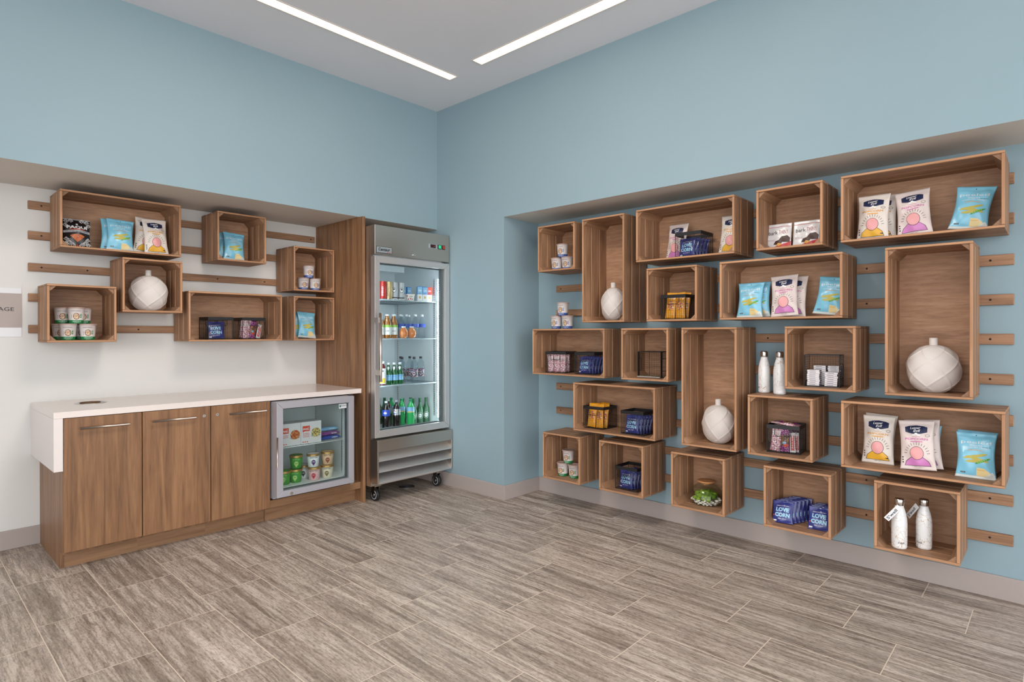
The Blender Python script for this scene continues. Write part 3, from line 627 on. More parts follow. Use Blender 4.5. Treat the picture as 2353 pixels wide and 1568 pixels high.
b = MB(); b.box(mx1-.02-cm, mx1+.012-cm, -.09-.2, -.06-.2, .8685-.163, .8735-.163, 'black_box'); b.build('top_hinge', mf)
b = MB(); b.box(mx1-.03-cm, mx1-.005-cm, -.11-.2, -.07-.2, .183-.163, .1945-.163, 'chrome'); b.build('bottom_hinge', mf)
for x in (mx0+.05, mx1-.05):
    for yy in (.02, .44): b = MB(); b.lathe([(.014, 0), (.014, .015)], 'rubber', 14, (x-cm, yy-.2, 0)); b.build('foot', mf)
b = MB(); z = .527-.163; x0, x1, y0, y1 = jx0+.006-cm, jx1-.006-cm, -.045-.2, .41-.2
b.tube([(x0, y0, z), (x1, y0, z), (x1, y1, z), (x0, y1, z)], .004, 'shelf_white', 6, True)
for i in range(28): xx = x0+(x1-x0)*i/27; b.tube([(xx, y0, z+.004), (xx, y1, z+.004)], .002, 'shelf_white', 4, smooth=False)
b.build('wire_shelf', mf)
for x in (jx0+.0005-cm, jx1-.0045-cm):
    for yy in (.0, .40):
        b = MB(); b.box(x, x+.004, yy-.2, yy+.012-.2, .27-.163, .81-.163, 'steel_satin')
        for i in range(26): b.box(x-.0003, x+.0043, yy+.004-.2, yy+.008-.2, .28-.163+i*.02, .287-.163+i*.02, 'dark')
        b.build('shelf_rail', mf)
b = MB(); b.box(jx1-.022-cm, jx1-.001-cm, -.052-.2, -.03-.2, .25-.163, .81-.163, 'led_board'); b.build('light_cover', mf)

# ------------------------------------------------------------------ bags
def bag_surface(w, h, T, pinch=.1, seed=0):
    rr = random.Random(seed); ph = [rr.random()*6 for _ in range(8)]
    def hw(v): return w/2*(1-pinch*sin(pi*min(1, max(0, v)))**.8)
    def dep(x, z):
        v = min(1, max(0, z/h)); s = min(1, abs(x)/hw(v)); q = min(1, max(0, (v-.05)/.86))
        d = T*(1-s*s)**.6*(sin(pi*q) if q < 1 else 0)**.55
        wr = .0032*sin(38*x+24*z+ph[0])*sin(31*z-17*x+ph[1])+.0018*sin(90*x+ph[2]+40*z)+.0016*sin(70*z-55*x+ph[3])
        e = (1-s)*min(1, v*9)*min(1, (1-v)*7)
        d += wr*min(1, e*4)+.0045*max(0, s-.55)*sin(46*z+ph[4])*min(1, v*7)*min(1, (1-v)*7)
        return d
    return hw, dep
def make_bag(name, mat, w, h, T, art, pinch=.1, seed=0, seal=.08, sealmat=None, botmat=None, zig=False, backT=.6):
    root = empty(name, (0, 0, 0)); hw, dep = bag_surface(w, h, T, pinch, seed); rr = random.Random(seed+5)
    NU, NV = 26, 34; b = MB()
    def grid(sgn):
        base = len(b.v)
        for j in range(NV+1):
            v = j/NV
            for i in range(NU+1):
                u = -1+2*i/NU; x = u*hw(v); z = v*h
                d = dep(x, z)*(1 if sgn < 0 else backT)
                b.v.append((x, sgn*max(d, .0006), z))
        for j in range(NV):
            for i in range(NU):
                q = [base+j*(NU+1)+i, base+j*(NU+1)+i+1, base+(j+1)*(NU+1)+i+1, base+(j+1)*(NU+1)+i]
                v = j/NV; m = mat
                if v > 1-seal and sealmat: m = sealmat
                if v < .05 and botmat: m = botmat
                b.face(q if sgn < 0 else q[::-1], m, None, True)
        return base
    A = grid(-1); B_ = grid(1)
    for i in range(NU):
        for j in (0, NV):
            p = j*(NU+1)+i; q = [A+p, A+p+1, B_+p+1, B_+p]; b.face(q[::-1] if j == 0 else q, mat)
    for j in range(NV):
        for i in (0, NU):
            p = j*(NU+1)+i; p2 = p+NU+1; q = [A+p, A+p2, B_+p2, B_+p]; b.face(q if i == 0 else q[::-1], mat)
    b.build('body', root)
    P = lambda x, z, o: (x, -max(dep(x, z), .0006)-o-.0003, z)
    b = MB(); art(b, P, w, h); b.build('printed_front', root)
    return root
def art_popcorn(tm, rm):
    def f(b, P, w, h):
        c = [(-.3, .76), (-.31, .86), (-.2, .885), (0, .9), (.2, .885), (.31, .86), (.3, .76), (.18, .735), (0, .70), (-.18, .735)]
        add_poly(b, P, [(x*w, z*h) for x, z in c], 'navy', rings=5, c=(0, .8*h), off=.0006)
        add_text(b, P, 'Lesser', -.02*w, .845*h, .05*h, 'white', w=.3*w, bold=.02, shear=.3, off=.0012, rot=.06); add_text(b, P, 'Evil', .02*w, .785*h, .05*h, 'white', w=.2*w, bold=.02, shear=.3, off=.0012, rot=.06)
        add_text(b, P, 'ORGANIC', 0, .665*h, .015*h, tm, w=.22*w); add_text(b, P, 'POPCORN', 0, .615*h, .045*h, tm, w=.62*w, bold=.03)
        for q in (-.07, 0, .07): add_poly(b, P, ell(q*w, (.70+.02*(q == 0))*h, .045*w, .022*h, 10), 'white', rings=2, off=.0009)
        add_poly(b, P, rect(-.17*w, .17*w, .552*h, .572*h), tm, rings=2); add_poly(b, P, ell(.3*w, .69*h, .06*w, .026*h, 14), 'ink_dark', rings=2); add_poly(b, P, ell(.3*w, .69*h, .05*w, .02*h, 14), 'cream_bag', rings=2, off=.0009)
        # plain printed field, no figure
        for k in range(13):
            a = radians(8+k*13.7); r0, r1 = .27, .35
            x0, z0, x1, z1 = r0*cos(a), .30+r0*.72*sin(a), r1*cos(a), .30+r1*.72*sin(a); dx, dz = -sin(a)*.005, cos(a)*.004
            add_poly(b, P, [(x0*w-dx*w, z0*h-dz*h), (x1*w-dx*w, z1*h-dz*h), (x1*w+dx*w, z1*h+dz*h), (x0*w+dx*w, z0*h+dz*h)][::-1], 'ink_black', rings=1)
        add_poly(b, P, [(-.36*w, .075*h), (.36*w, .075*h), (.31*w, .17*h), (.17*w, .245*h), (0, .27*h), (-.17*w, .245*h), (-.31*w, .17*h)], 'ink_black', off=.0010, c=(0, .13*h))
        add_poly(b, P, [(-.345*w, .082*h), (.345*w, .082*h), (.298*w, .165*h), (.165*w, .238*h), (0, .262*h), (-.165*w, .238*h), (-.298*w, .165*h)], rm, off=.0015, c=(0, .13*h))
        add_poly(b, P, ell(0, .33*h, .185*w, .135*h, 24), 'ink_black', off=.0021); add_poly(b, P, ell(0, .33*h, .175*w, .127*h, 24), 'patch_pink', off=.0027)
        add_text(b, P, 'NET WT', 0, .055*h, .012*h, 'ink_black', w=.2*w)
        for k in range(3): add_poly(b, P, ell(-.40*w, (.24-.05*k)*h, .022*w, .014*h, 10), 'ink_black', rings=1)
    return f
def art_peeled(b, P, w, h):
    add_text(b, P, 'peeled', 0, .775*h, .085*h, 'white', w=.72*w, bold=-.005); add_text(b, P, 'SNACKS', 0, .715*h, .026*h, 'white', w=.3*w); add_text(b, P, 'BAKED PEA CRISPS', 0, .645*h, .02*h, 'white', w=.55*w, arc=.03*h); add_text(b, P, 'ORGANIC', 0, .60*h, .03*h, 'orange_txt', w=.38*w, arc=.02*h)
    add_poly(b, P, ell(0, .94*h, .015*w, .011*h, 10), 'dark', rings=1); add_text(b, P, '75% LESS FAT', .26*w, .69*h, .013*h, 'ink_black', w=.2*w)
    def stick(cx, cz, L, r, a, m, off):
        pts = [(cx*w+L*w*.5*cos(t)*cos(a)-r*w*sin(t)*sin(a), cz*h+L*w*.5*cos(t)*sin(a)+r*w*sin(t)*cos(a)) for t in [2*pi*i/18 for i in range(18)]]
        add_poly(b, P, pts, m, off=off, rings=3)
    stick(-.05, .47, .5, .045, .25, 'crisp', .0006); stick(.1, .5, .36, .04, .35, 'crisp', .0008); stick(.04, .42, .56, .045, -.25, 'crisp', .001); stick(-.06, .37, .36, .042, .1, 'crisp', .0012); stick(.17, .385, .4, .03, .5, 'pea', .0016)
    for k in range(5): add_poly(b, P, ell((.07+.045*k)*w, (.345+.02*k)*h, .018*w, .013*h, 8), 'label_lime', rings=1, off=.002)
    add_poly(b, P, [(.02*w, .06*h), (.42*w, .06*h), (.40*w, .12*h), (.2*w, .23*h), (.03*w, .24*h)], 'beige_patch', off=.0006, c=(.15*w, .14*h))
    add_poly(b, P, [(.2*w, .045*h), (.46*w, .03*h), (.46*w, .1*h), (.4*w, .17*h), (.33*w, .13*h)], 'foil_grey', off=.001)
    add_text(b, P, 'WHITE CHEDDAR', .14*w, .19*h, .018*h, 'orange_txt', w=.2*w, off=.001); add_poly(b, P, rect(-.36*w, -.24*w, .10*h, .13*h), 'ink_dark', rings=1); add_text(b, P, 'NON GMO', -.3*w, .115*h, .01*h, 'white', w=.09*w, off=.001)
def art_paqui(b, P, w, h):
    def fret(cx, cz, s, rot):
        segs = [((-1, -1), (1, -1)), ((1, -1), (1, 1)), ((1, 1), (-.6, 1)), ((-.6, 1), (-.6, -.4)), ((-.6, -.4), (.5, -.4)), ((.5, -.4), (.5, .5)), ((.5, .5), (0, .5))]
        for (p, q) in segs:
            t = .13; dx, dz = q[0]-p[0], q[1]-p[1]; L = sqrt(dx*dx+dz*dz); nx, nz = -dz/L*t, dx/L*t; ex, ez = dx/L*t, dz/L*t
            pts = [(p[0]-ex-nx, p[1]-ez-nz), (q[0]+ex-nx, q[1]+ez-nz), (q[0]+ex+nx, q[1]+ez+nz), (p[0]-ex+nx, p[1]-ez+nz)]
            pts = [((cx+s*(x*cos(rot)-z*sin(rot)))*w, cz*h+s*w*(x*sin(rot)+z*cos(rot))) for x, z in pts]
            add_poly(b, P, pts, 'white', rings=1, off=.0006)
    for i, (x, z) in enumerate(((-.36, .9), (-.40, .76), (-.2, .93), (.2, .93), (.36, .9), (.42, .78), (-.38, .28), (-.28, .17), (-.15, .09), (.38, .28), (.28, .17), (.15, .09), (-.4, .12), (.4, .12))): fret(x, z, .065, pi/4 if x < 0 else 3*pi/4)
    add_poly(b, P, ell(0, .80*h, .045*w, .03*h, 12), 'white', rings=2); add_text(b, P, 'PAQUI', 0, .69*h, .12*h, 'white', w=.72*w, bold=.05); add_poly(b, P, [(-.3*w, .615*h), (.3*w, .615*h), (.25*w, .63*h), (0, .64*h), (-.25*w, .63*h)], 'orange_red', rings=2)
    add_poly(b, P, [(-.46*w, .50*h), (0, .53*h), (.46*w, .50*h), (.46*w, .58*h), (0, .61*h), (-.46*w, .58*h)], 'cap_grey', off=.0006, c=(0, .55*h)); add_text(b, P, 'HAUNTED GHOST PEPPER', 0, .552*h, .045*h, 'ink_black', w=.78*w, off=.0012)
    add_poly(b, P, [(-.26*w, .40*h), (-.15*w, .45*h), (0, .465*h), (.15*w, .45*h), (.26*w, .40*h), (.12*w, .28*h), (0, .2*h), (-.12*w, .28*h)], 'chip_orange', off=.0008, c=(0, .36*h)); add_poly(b, P, [(-.05*w, .06*h), (.05*w, .06*h), (0, .13*h)], 'orange_red', rings=1)
def art_bark(b, P, w, h):
    add_poly(b, P, rect(-.49*w, .49*w, .87*h, .885*h), 'red_print', rings=2)
    add_poly(b, P, [(-.49*w, .02*h), (.49*w, .02*h), (.49*w, .3*h), (.1*w, .17*h), (-.49*w, .05*h)], 'red_print', off=.0005, c=(.2*w, .1*h))
    add_text(b, P, 'bark', -.2*w, .65*h, .14*h, 'ink_black', w=.38*w, bold=0, off=.001); add_text(b, P, 'THINS', .2*w, .66*h, .15*h, 'brick_txt', w=.36*w, bold=-.012, off=.001)
    add_text(b, P, 'DARK CHOCOLATE', -.27*w, .38*h, .02*h, 'ink_black', w=.28*w); add_text(b, P, 'ALMOND WITH SEA SALT', -.27*w, .34*h, .02*h, 'red_print', w=.28*w)
    add_poly(b, P, [(.02*w, .33*h), (.2*w, .27*h), (.45*w, .27*h), (.47*w, .42*h), (.36*w, .52*h), (.15*w, .5*h)], 'choc', off=.0009); add_poly(b, P, [(-.17*w, .2*h), (.12*w, .17*h), (.2*w, .3*h), (.05*w, .36*h), (-.1*w, .33*h)], 'choc', off=.0012)
    add_poly(b, P, [(-.08*w, .15*h), (.08*w, .13*h), (.18*w, .2*h), (.02*w, .25*h)], 'gold_patch', rings=2, off=.0016); add_text(b, P, 'NET WT 2.5 OZ', .15*w, .06*h, .02*h, 'white', w=.2*w, off=.001); add_text(b, P, 'NON GMO', -.36*w, .07*h, .03*h, 'white', w=.12*w, off=.001)
def art_love(b, P, w, h):
    add_text(b, P, 'LOVE', 0, .60*h, .19*h, 'love_blue', w=.62*w, bold=.05, rot=-.03); add_text(b, P, 'CORN', 0, .36*h, .19*h, 'love_blue', w=.7*w, bold=.05, rot=-.03)
    add_text(b, P, 'PREMIUM CRUNCHY CORN', 0, .77*h, .035*h, 'white', w=.6*w); add_text(b, P, 'SEA SALT', .0, .19*h, .04*h, 'white', w=.4*w); add_poly(b, P, rect(-.43*w, -.27*w, .07*h, .13*h), 'white', rings=1); add_poly(b, P, ell(-.4*w, .33*h, .03*w, .035*h, 10), 'orange_red', rings=1)
def art_yellow(b, P, w, h):
    add_poly(b, P, ell(0, .5*h, .36*w, .17*h, 18), 'fruit_cluster', rings=3); add_text(b, P, 'BITES', 0, .8*h, .06*h, 'white', w=.5*w, bold=.03); add_poly(b, P, rect(-.3*w, .3*w, .12*h, .2*h), 'orange_txt', rings=2)
def art_pinkpack(b, P, w, h):
    add_poly(b, P, rect(-.38*w, .38*w, .62*h, .8*h), 'white', rings=2); add_text(b, P, 'THAT\'S', 0, .745*h, .05*h, 'red_print', w=.5*w); add_text(b, P, 'LOVE', 0, .67*h, .05*h, 'red_print', w=.5*w, bold=.03)
def art_nutpack(b, P, w, h):
    add_poly(b, P, rect(-.44*w, .44*w, .25*h, .72*h), 'nut_mix', rings=3); add_poly(b, P, ell(.1*w, .28*h, .25*w, .08*h, 14), 'orange_red', rings=2, off=.0009); add_poly(b, P, ell(-.05*w, .38*h, .2*w, .06*h, 14), 'bar_sky', rings=2, off=.001)
def art_redstick(b, P, w, h):
    add_poly(b, P, rect(-.3*w, .3*w, .12*h, .88*h), 'red_print', rings=2); add_text(b, P, 'SNACK BAR', 0, .5*h, .3*w, 'white', w=.6*h, rot=pi/2, off=.0012)
KB = {
 'yellowpop': make_bag('popcorn_bag', 'cream_bag', .155, .258, .024, art_popcorn('orange_txt', 'robe_yellow'), seed=1, seal=.06, zig=True),
 'pinkpop': make_bag('popcorn_bag', 'pink_bag', .158, .252, .024, art_popcorn('pink_txt', 'robe_pink'), seed=2, seal=.06),
 'peeled': make_bag('crisp_bag', 'sky_bag', .162, .222, .024, art_peeled, pinch=.13, seed=3, seal=.06, botmat='foil_grey'),
 'paqui': make_bag('chip_bag', 'black_bag', .152, .195, .026, art_paqui, pinch=.08, seed=4, seal=.04, sealmat='cap_grey', botmat='cap_grey'),
 'bark': make_bag('chocolate_pouch', 'bag_white', .146, .162, .012, art_bark, pinch=.0, seed=5, seal=.03),
 'love': make_bag('corn_packet', 'navy_bag', .116, .128, .013, art_love, pinch=.06, seed=6),
 'yellow': make_bag('fruit_bite_packet', 'yellow_bag', .07, .178, .011, art_yellow, pinch=.05, seed=7),
 'pinkpack': make_bag('snack_packet', 'floral_pink', .056, .152, .009, art_pinkpack, pinch=.05, seed=8),
 'nutpack': make_bag('snack_packet', 'dotted_purple', .05, .14, .009, art_nutpack, pinch=.05, seed=9),
 'redstick': make_bag('snack_bar', 'bag_white', .03, .115, .006, art_redstick, pinch=.02, seed=10)}
CAT = {'yellowpop': 'snack bag', 'pinkpop': 'snack bag', 'peeled': 'snack bag', 'paqui': 'snack bag', 'bark': 'snack pouch', 'love': 'snack packet', 'yellow': 'snack packet', 'pinkpack': 'snack packet', 'nutpack': 'snack packet', 'redstick': 'snack bar'}
def bag(kind, wall, u, d, z, label, lean=12, roll=0, yaw_=0, group=None):
    """wall R: u = world y, d = world x; wall L: u = world x, d = world y"""
    loc = (d, u, z+.0008) if wall == 'R' else (u, d, z+.0008)
    rz = (RZ if wall == 'R' else 0)+radians(yaw_)
    M = Matrix.Rotation(rz, 3, 'Z') @ Matrix.Rotation(radians(-lean), 3, 'X') @ Matrix.Rotation(radians(-roll), 3, 'Y')
    # lift so that the lowest corner rests on the board
    w = {'yellowpop': .155, 'pinkpop': .158, 'peeled': .162}.get(kind, .1)
    lift = abs(sin(radians(roll)))*w/2
    return place(KB[kind], (loc[0], loc[1], loc[2]+lift), M.to_euler(), label, CAT[kind], group)
fz = {k: v[1]+.013 for k, v in RC.items()}; fz.update({k: v[1]+.013 for k, v in LC.items()})
GP = 'popcorn bags'; GB = 'sky blue crisp bags'
bag('yellowpop', 'R', -3.374, .235, fz['C7'], 'cream popcorn bag with yellow print, front one at the left of the top right crate', 11, 0)
bag('yellowpop', 'R', -3.400, .290, fz['C7'], 'cream popcorn bag half hidden behind the yellow-print one in the top right crate', 10, 0, 0)
bag('pinkpop', 'R', -3.566, .245, fz['C7']-.0, 'cream popcorn bag with pink print in the middle of the top right crate', 13, 5)
bag('peeled', 'R', -3.782, .25, fz['C7'], 'sky blue crisp bag leaning to the right in the top right crate', 12, -9)
bag('yellowpop', 'R', -3.395, .265, fz['C18'], 'cream popcorn bag with yellow print, left in the large lower right crate', 9, 0)
bag('yellowpop', 'R', -3.385, .315, fz['C18'], 'cream popcorn bag mostly hidden behind the yellow-print one in the large lower right crate', 7, -3)
bag('pinkpop', 'R', -3.588, .205, fz['C18'], 'cream popcorn bag with pink print in the middle of the large lower right crate', 12, 4)
bag('pinkpop', 'R', -3.610, .255, fz['C18'], 'cream popcorn bag peeking out behind the pink-print one in the large lower right crate', 11, 5)
bag('peeled', 'R', -3.600, .305, fz['C18']+.0, 'blue crisp bag at the back whose top shows above the pink-print popcorn bag', 4, 2)
bag('peeled', 'R', -3.820, .200, fz['C18'], 'sky blue crisp bag at the right front of the large lower right crate', 12, 0)
bag('peeled', 'R', -3.818, .252, fz['C18'], 'sky blue crisp bag behind the right one in the large lower right crate', 8, -1)
bag('peeled', 'R', -2.712, .235, fz['C6'], 'sky blue crisp bag, front one at the left of the second row wide crate', 12, 1)
bag('peeled', 'R', -2.742, .285, fz['C6'], 'sky blue crisp bag behind the left one in the second row wide crate', 9, 2)
bag('pinkpop', 'R', -2.920, .235, fz['C6'], 'cream popcorn bag with pink print in the second row wide crate', 12, 4)
bag('pinkpop', 'R', -2.945, .285, fz['C6'], 'popcorn bag edge showing behind the pink-print one in the second row wide crate', 12, 0)
bag('peeled', 'R', -3.150, .245, fz['C6'], 'sky blue crisp bag cut by the right edge of the second row wide crate', 12, -7)
bag('bark', 'R', -2.873, .262, fz['C5'], 'white and red chocolate pouch at the left of the small top row crate', 9, 0)
bag('bark', 'R', -3.030, .262, fz['C5'], 'white and red chocolate pouch at the right of the small top row crate', 9, 0)
bag('pinkpop', 'R', -2.178, .300, fz['C3'], 'pink-print popcorn bag left of the wire basket in the wide top row crate', 8, -2, -8)
bag('yellowpop', 'R', -2.586, .245, fz['C3'], 'yellow-print popcorn bag right of the wire basket, cut by the top row crate edge', 11, -1)
bag('paqui', 'L', -2.578, .50, fz['L1'], 'black chip bag with white key pattern at the left end of the wide upper crate', 10, 0)
bag('peeled', 'L', -2.345, .48, fz['L1'], 'sky blue crisp bag, front one in the wide upper left crate', 12, -3)
bag('peeled', 'L', -2.368, .535, fz['L1'], 'sky blue crisp bag behind the front one in the wide upper left crate', 10, -3)
bag('yellowpop', 'L', -2.125, .48, fz['L1'], 'cream popcorn bag with yellow print, front one in the wide upper left crate', 12, 1)
bag('yellowpop', 'L', -2.180, .545, fz['L1'], 'cream popcorn bag turned aside behind the front one in the wide upper left crate', 9, -6)
bag('peeled', 'L', -1.595, .49, fz['L4'], 'sky blue crisp bag, front one in the small top crate on the cream wall', 12, -4)
bag('peeled', 'L', -1.620, .55, fz['L4'], 'sky blue crisp bag, back one in the small top crate on the cream wall', 9, -3)
bag('peeled', 'L', -1.000, .49, fz['L7'], 'sky blue crisp bag, front one in the small crate low beside the wood panel', 14, -5)
bag('peeled', 'L', -1.055, .55, fz['L7'], 'sky blue crisp bag, back one in the small crate low beside the wood panel', 8, -2)
gl = 'navy corn packets loose in the bottom row crate, left stack'; gr_ = 'navy corn packets loose in the bottom row crate, right stack'
for i in range(6):
    bag('love', 'R', -2.925-.011*i, .185+.032*i, fz['C20'], 'navy corn packet at the front of the left loose stack in the bottom row crate' if i == 0 else 'navy corn packet behind the front one in the left loose stack', 20 if i == 0 else 14, 2-i*.6, 8 if i else 4, gl)
for i in range(4):
    bag('love', 'R', -3.118-.004*i, .198+.034*i, fz['C20'], 'navy corn packet at the front of the right loose stack, by the crate edge' if i == 0 else 'navy corn packet behind the front one in the right loose stack', 18 if i == 0 else 14, 0, 4, gr_)

# ------------------------------------------------------------------ wire baskets
def make_basket(tipped):
    w = d = .178; h = .165; r = empty('wire_basket', (0, 0, 0)); hw_, hd_ = w/2, d/2; wr = .0007
    def T(x, y, z):     # tipped: opening towards the viewer, old bottom to the back
        return (x, -h/2+h-z if False else (h/2-z), y+hd_) if tipped else (x, y, z)
    def tube(b, pts, rad, mat='wire_black', seg=4, closed=False): b.tube([T(*p) for p in pts], rad, mat, seg, closed, False)
    b = MB(); n = 13; m = 12; zt = h-.0225
    for i in range(n+1):
        x = -hw_+w*i/n
        for y in (-hd_, hd_): tube(b, [(x, y, .0015), (x, y, zt)], wr)
        y = -hd_+d*i/n
        for x2 in (-hw_, hw_): tube(b, [(x2, y, .0015), (x2, y, zt)], wr)
        tube(b, [(x, -hd_, .0015), (x, hd_, .0015)], wr); tube(b, [(-hw_, y, .0015), (hw_, y, .0015)], wr)
    for j in range(1, m):
        z = zt*j/m; tube(b, [(-hw_, -hd_, z), (hw_, -hd_, z), (hw_, hd_, z), (-hw_, hd_, z)], wr, closed=True)
    b.build('wire_mesh', r)
    b = MB(); tube(b, [(-hw_, -hd_, .0026), (hw_, -hd_, .0026), (hw_, hd_, .0026), (-hw_, hd_, .0026)], .0026, 'black_metal', 6, True)
    for x in (-hw_, hw_):
        for y in (-hd_, hd_): tube(b, [(x, y, .003), (x, y, zt)], .0024, 'black_metal', 6)
    b.build('base_frame', r)
    b = MB(); e = .0012
    for (x0, x1, y0, y1) in ((-hw_-.002, hw_+.002, -hd_-.002, -hd_+e), (-hw_-.002, hw_+.002, hd_-e, hd_+.002), (-hw_-.002, -hw_+e, -hd_+e, hd_-e), (hw_-e, hw_+.002, -hd_+e, hd_-e)):
        P0 = T(x0, y0, zt); P1 = T(x1, y1, h); b.box(min(P0[0], P1[0]), max(P0[0], P1[0]), min(P0[1], P1[1]), max(P0[1], P1[1]), min(P0[2], P1[2]), max(P0[2], P1[2]), 'black_metal')
    b.build('rim', r)
    for s in (-1, 1):
        b = MB(); q = .043
        if tipped: path = [(s*(hw_+.003), -q, zt), (s*(hw_+.01), -q, zt-.034), (s*(hw_+.01), -q+.008, zt-.042), (s*(hw_+.01), q-.008, zt-.042), (s*(hw_+.01), q, zt-.034), (s*(hw_+.003), q, zt)]
        elif s < 0: path = [(-q, -hd_-.003, zt), (-q, -hd_-.008, zt-.034), (-q+.008, -hd_-.009, zt-.042), (q-.008, -hd_-.009, zt-.042), (q, -hd_-.008, zt-.034), (q, -hd_-.003, zt)]
        else: path = [(-q, hd_+.003, zt), (-q, hd_+.006, zt-.034), (-q+.008, hd_+.006, zt-.042), (q-.008, hd_+.006, zt-.042), (q, hd_+.006, zt-.034), (q, hd_+.003, zt)]
        tube(b, path, .0019, 'black_metal', 6); b.build('handle', r)
    return r
BK = make_basket(False); BT = make_basket(True)
if True:
    # tipped basket stands on one mesh side
    pass
GBK = 'black wire baskets in the crates'
def basket(wall, u, d, z, label, rot=0, tipped=False):
    loc = (d, u, z+.0022) if wall == 'R' else (u, d, z+.0022)
    rz = (RZ if wall == 'R' else 0)+radians(rot)
    o = place(BT if tipped else BK, loc, (0, 0, rz), label, 'wire basket', GBK); return loc, rz
def inside(loc, rz, kind, lx, ly, label, lean=8, roll=0, yaw_=0, group=None, dz=.004):
    c, s = cos(rz), sin(rz); x = loc[0]+lx*c-ly*s; y = loc[1]+lx*s+ly*c
    M = Matrix.Rotation(rz+radians(yaw_), 3, 'Z') @ Matrix.Rotation(radians(-lean), 3, 'X') @ Matrix.Rotation(radians(-roll), 3, 'Y')
    return place(KB[kind], (x, y, loc[2]+dz), M.to_euler(), label, CAT[kind], group)
def fill_love(B, where, n=5):
    g_ = 'navy corn packets in the basket '+where
    for i in range(n):
        first = i == 0
        inside(*B, 'love', -.022+.009*i, -.058+.026*i, ('navy corn packet at the front of the basket ' if first else 'navy corn packet behind the front one, basket ')+where, 10, 2 if first else -1-i, -4 if first else -6, g_)
def fill_yellow(B, where):
    g_ = 'yellow fruit packets in the basket '+where
    for i, (x, y, l) in enumerate(((-.042, -.055, 6), (.036, -.058, 8), (-.038, -.018, 6), (.040, -.02, 6), (0, .02, 6), (.0, .052, 4))):
        inside(*B, 'yellow', x, y, ('yellow fruit packet at the front left of the basket ', 'yellow fruit packet at the front right of the basket ', 'yellow fruit packet behind the front ones in the basket ')[min(i, 2)]+where, l, (-3, 4, 2, -4, 5, -2)[i], (3, -4, 0, 3, -6, 2)[i], g_)
B = basket('R', -2.333, .268, fz['C3'], 'black wire basket with navy packets between the popcorn bags in the top row crate'); fill_love(B, 'in the top row crate')
B = basket('R', -2.219, .285, fz['C4'], 'black wire basket of yellow packets in the small upper crate'); fill_yellow(B, 'in the small upper crate')
B = basket('L', -1.700, .562, fz['L6'], 'black wire basket of navy packets on the cream wall, left one'); fill_love(B, 'on the cream wall', 4)
B2 = basket('L', -1.452, .562, fz['L6'], 'black wire basket of mixed bars on the cream wall, right one')
B3 = basket('R', -1.215, .258, fz['C9'], 'black wire basket of pink floral packets in the wide crate under the stacked cups', 10)
B = basket('R', -1.498, .272, fz['C9'], 'black wire basket of navy packets in the wide crate under the stacked cups'); fill_love(B, 'in the crate under the cups')
B = basket('R', -1.573, .280, fz['C11'], 'black wire basket of yellow packets in the lower wide crate'); fill_yellow(B, 'in the lower wide crate')
B = basket('R', -1.930, .240, fz['C11'], 'black wire basket of navy packets in the lower wide crate'); fill_love(B, 'in the lower wide crate')
B = basket('R', -1.868, .262, fz['C13'], 'black wire basket of navy packets in the small bottom row crate'); fill_love(B, 'in the small bottom row crate')
B4 = basket('R', -2.915, .285, fz['C16'], 'black wire basket heaped with candy packets in the crate below the marbled bottles', 6)
B5 = basket('R', -2.026, .300, fz['C10'], 'empty black wire basket tipped on its side in the small crate', 0, True)
B6 = basket('R', -3.120, .292, fz['C17'], 'black wire basket tipped on its side around stacks of little white boxes', 6, True)
for i, (x, y, r_) in enumerate(((-.055, -.05, -9), (.0, -.052, -7), (.05, -.05, -4), (-.045, -.012, -9), (.015, -.01, -7), (.055, .0, -5), (-.03, .03, -6), (.03, .035, -4))):
    inside(*B3, 'pinkpack', x-.005, y, ('pink floral packet in the front row of the basket under the stacked cups' if i < 3 else 'pink floral packet in the back rows of the basket under the stacked cups'), 10, -r_, 0, 'pink floral packets in the basket')
for i, (k, x, y, r_, lb) in enumerate((('pinkpack', -.055, -.045, 14, 'pink floral packet at the left of the mixed basket on the cream wall'), ('pinkpack', -.055, -.01, 10, 'pink floral packet behind the left one in the mixed basket on the cream wall'), ('nutpack', -.003, -.045, 14, 'purple nut packet in the middle of the mixed basket on the cream wall'), ('nutpack', .01, -.012, 10, 'purple nut packet behind the middle one in the mixed basket on the cream wall'), ('redstick', .044, -.05, 16, 'red and white bar at the right front of the mixed basket on the cream wall'), ('redstick', .058, -.03, 14, 'rightmost red and white bar in the mixed basket on the cream wall'))):
    inside(*B2, k, x, y, lb, 10, -r_, 0, 'mixed bars in the cream wall basket')
for i, (k, x, y, r_, lb) in enumerate((('pinkpack', -.052, -.055, -4, 'pink floral packet at the left front of the candy basket'), ('pinkpack', -.04, -.022, -4, 'pink floral packet behind the left front one in the candy basket'), ('nutpack', .005, -.055, 2, 'purple nut packet in the middle front of the candy basket'), ('nutpack', .012, -.025, 2, 'purple nut packet behind the middle one in the candy basket'), ('redstick', .048, -.055, 3, 'red and white bar at the right front of the candy basket'), ('redstick', .066, -.03, 3, 'red and white bar at the right side of the candy basket'), ('redstick', .05, -.01, 3, 'red and white bar behind the right front one in the candy basket'), ('pinkpack', -.03, .02, 0, 'pink floral packet at the back of the candy basket'), ('nutpack', .03, .03, 0, 'purple nut packet at the back of the candy basket'))):
    inside(*B4, k, x, y, lb, 7, r_, 0, 'candy packets in the candy basket')
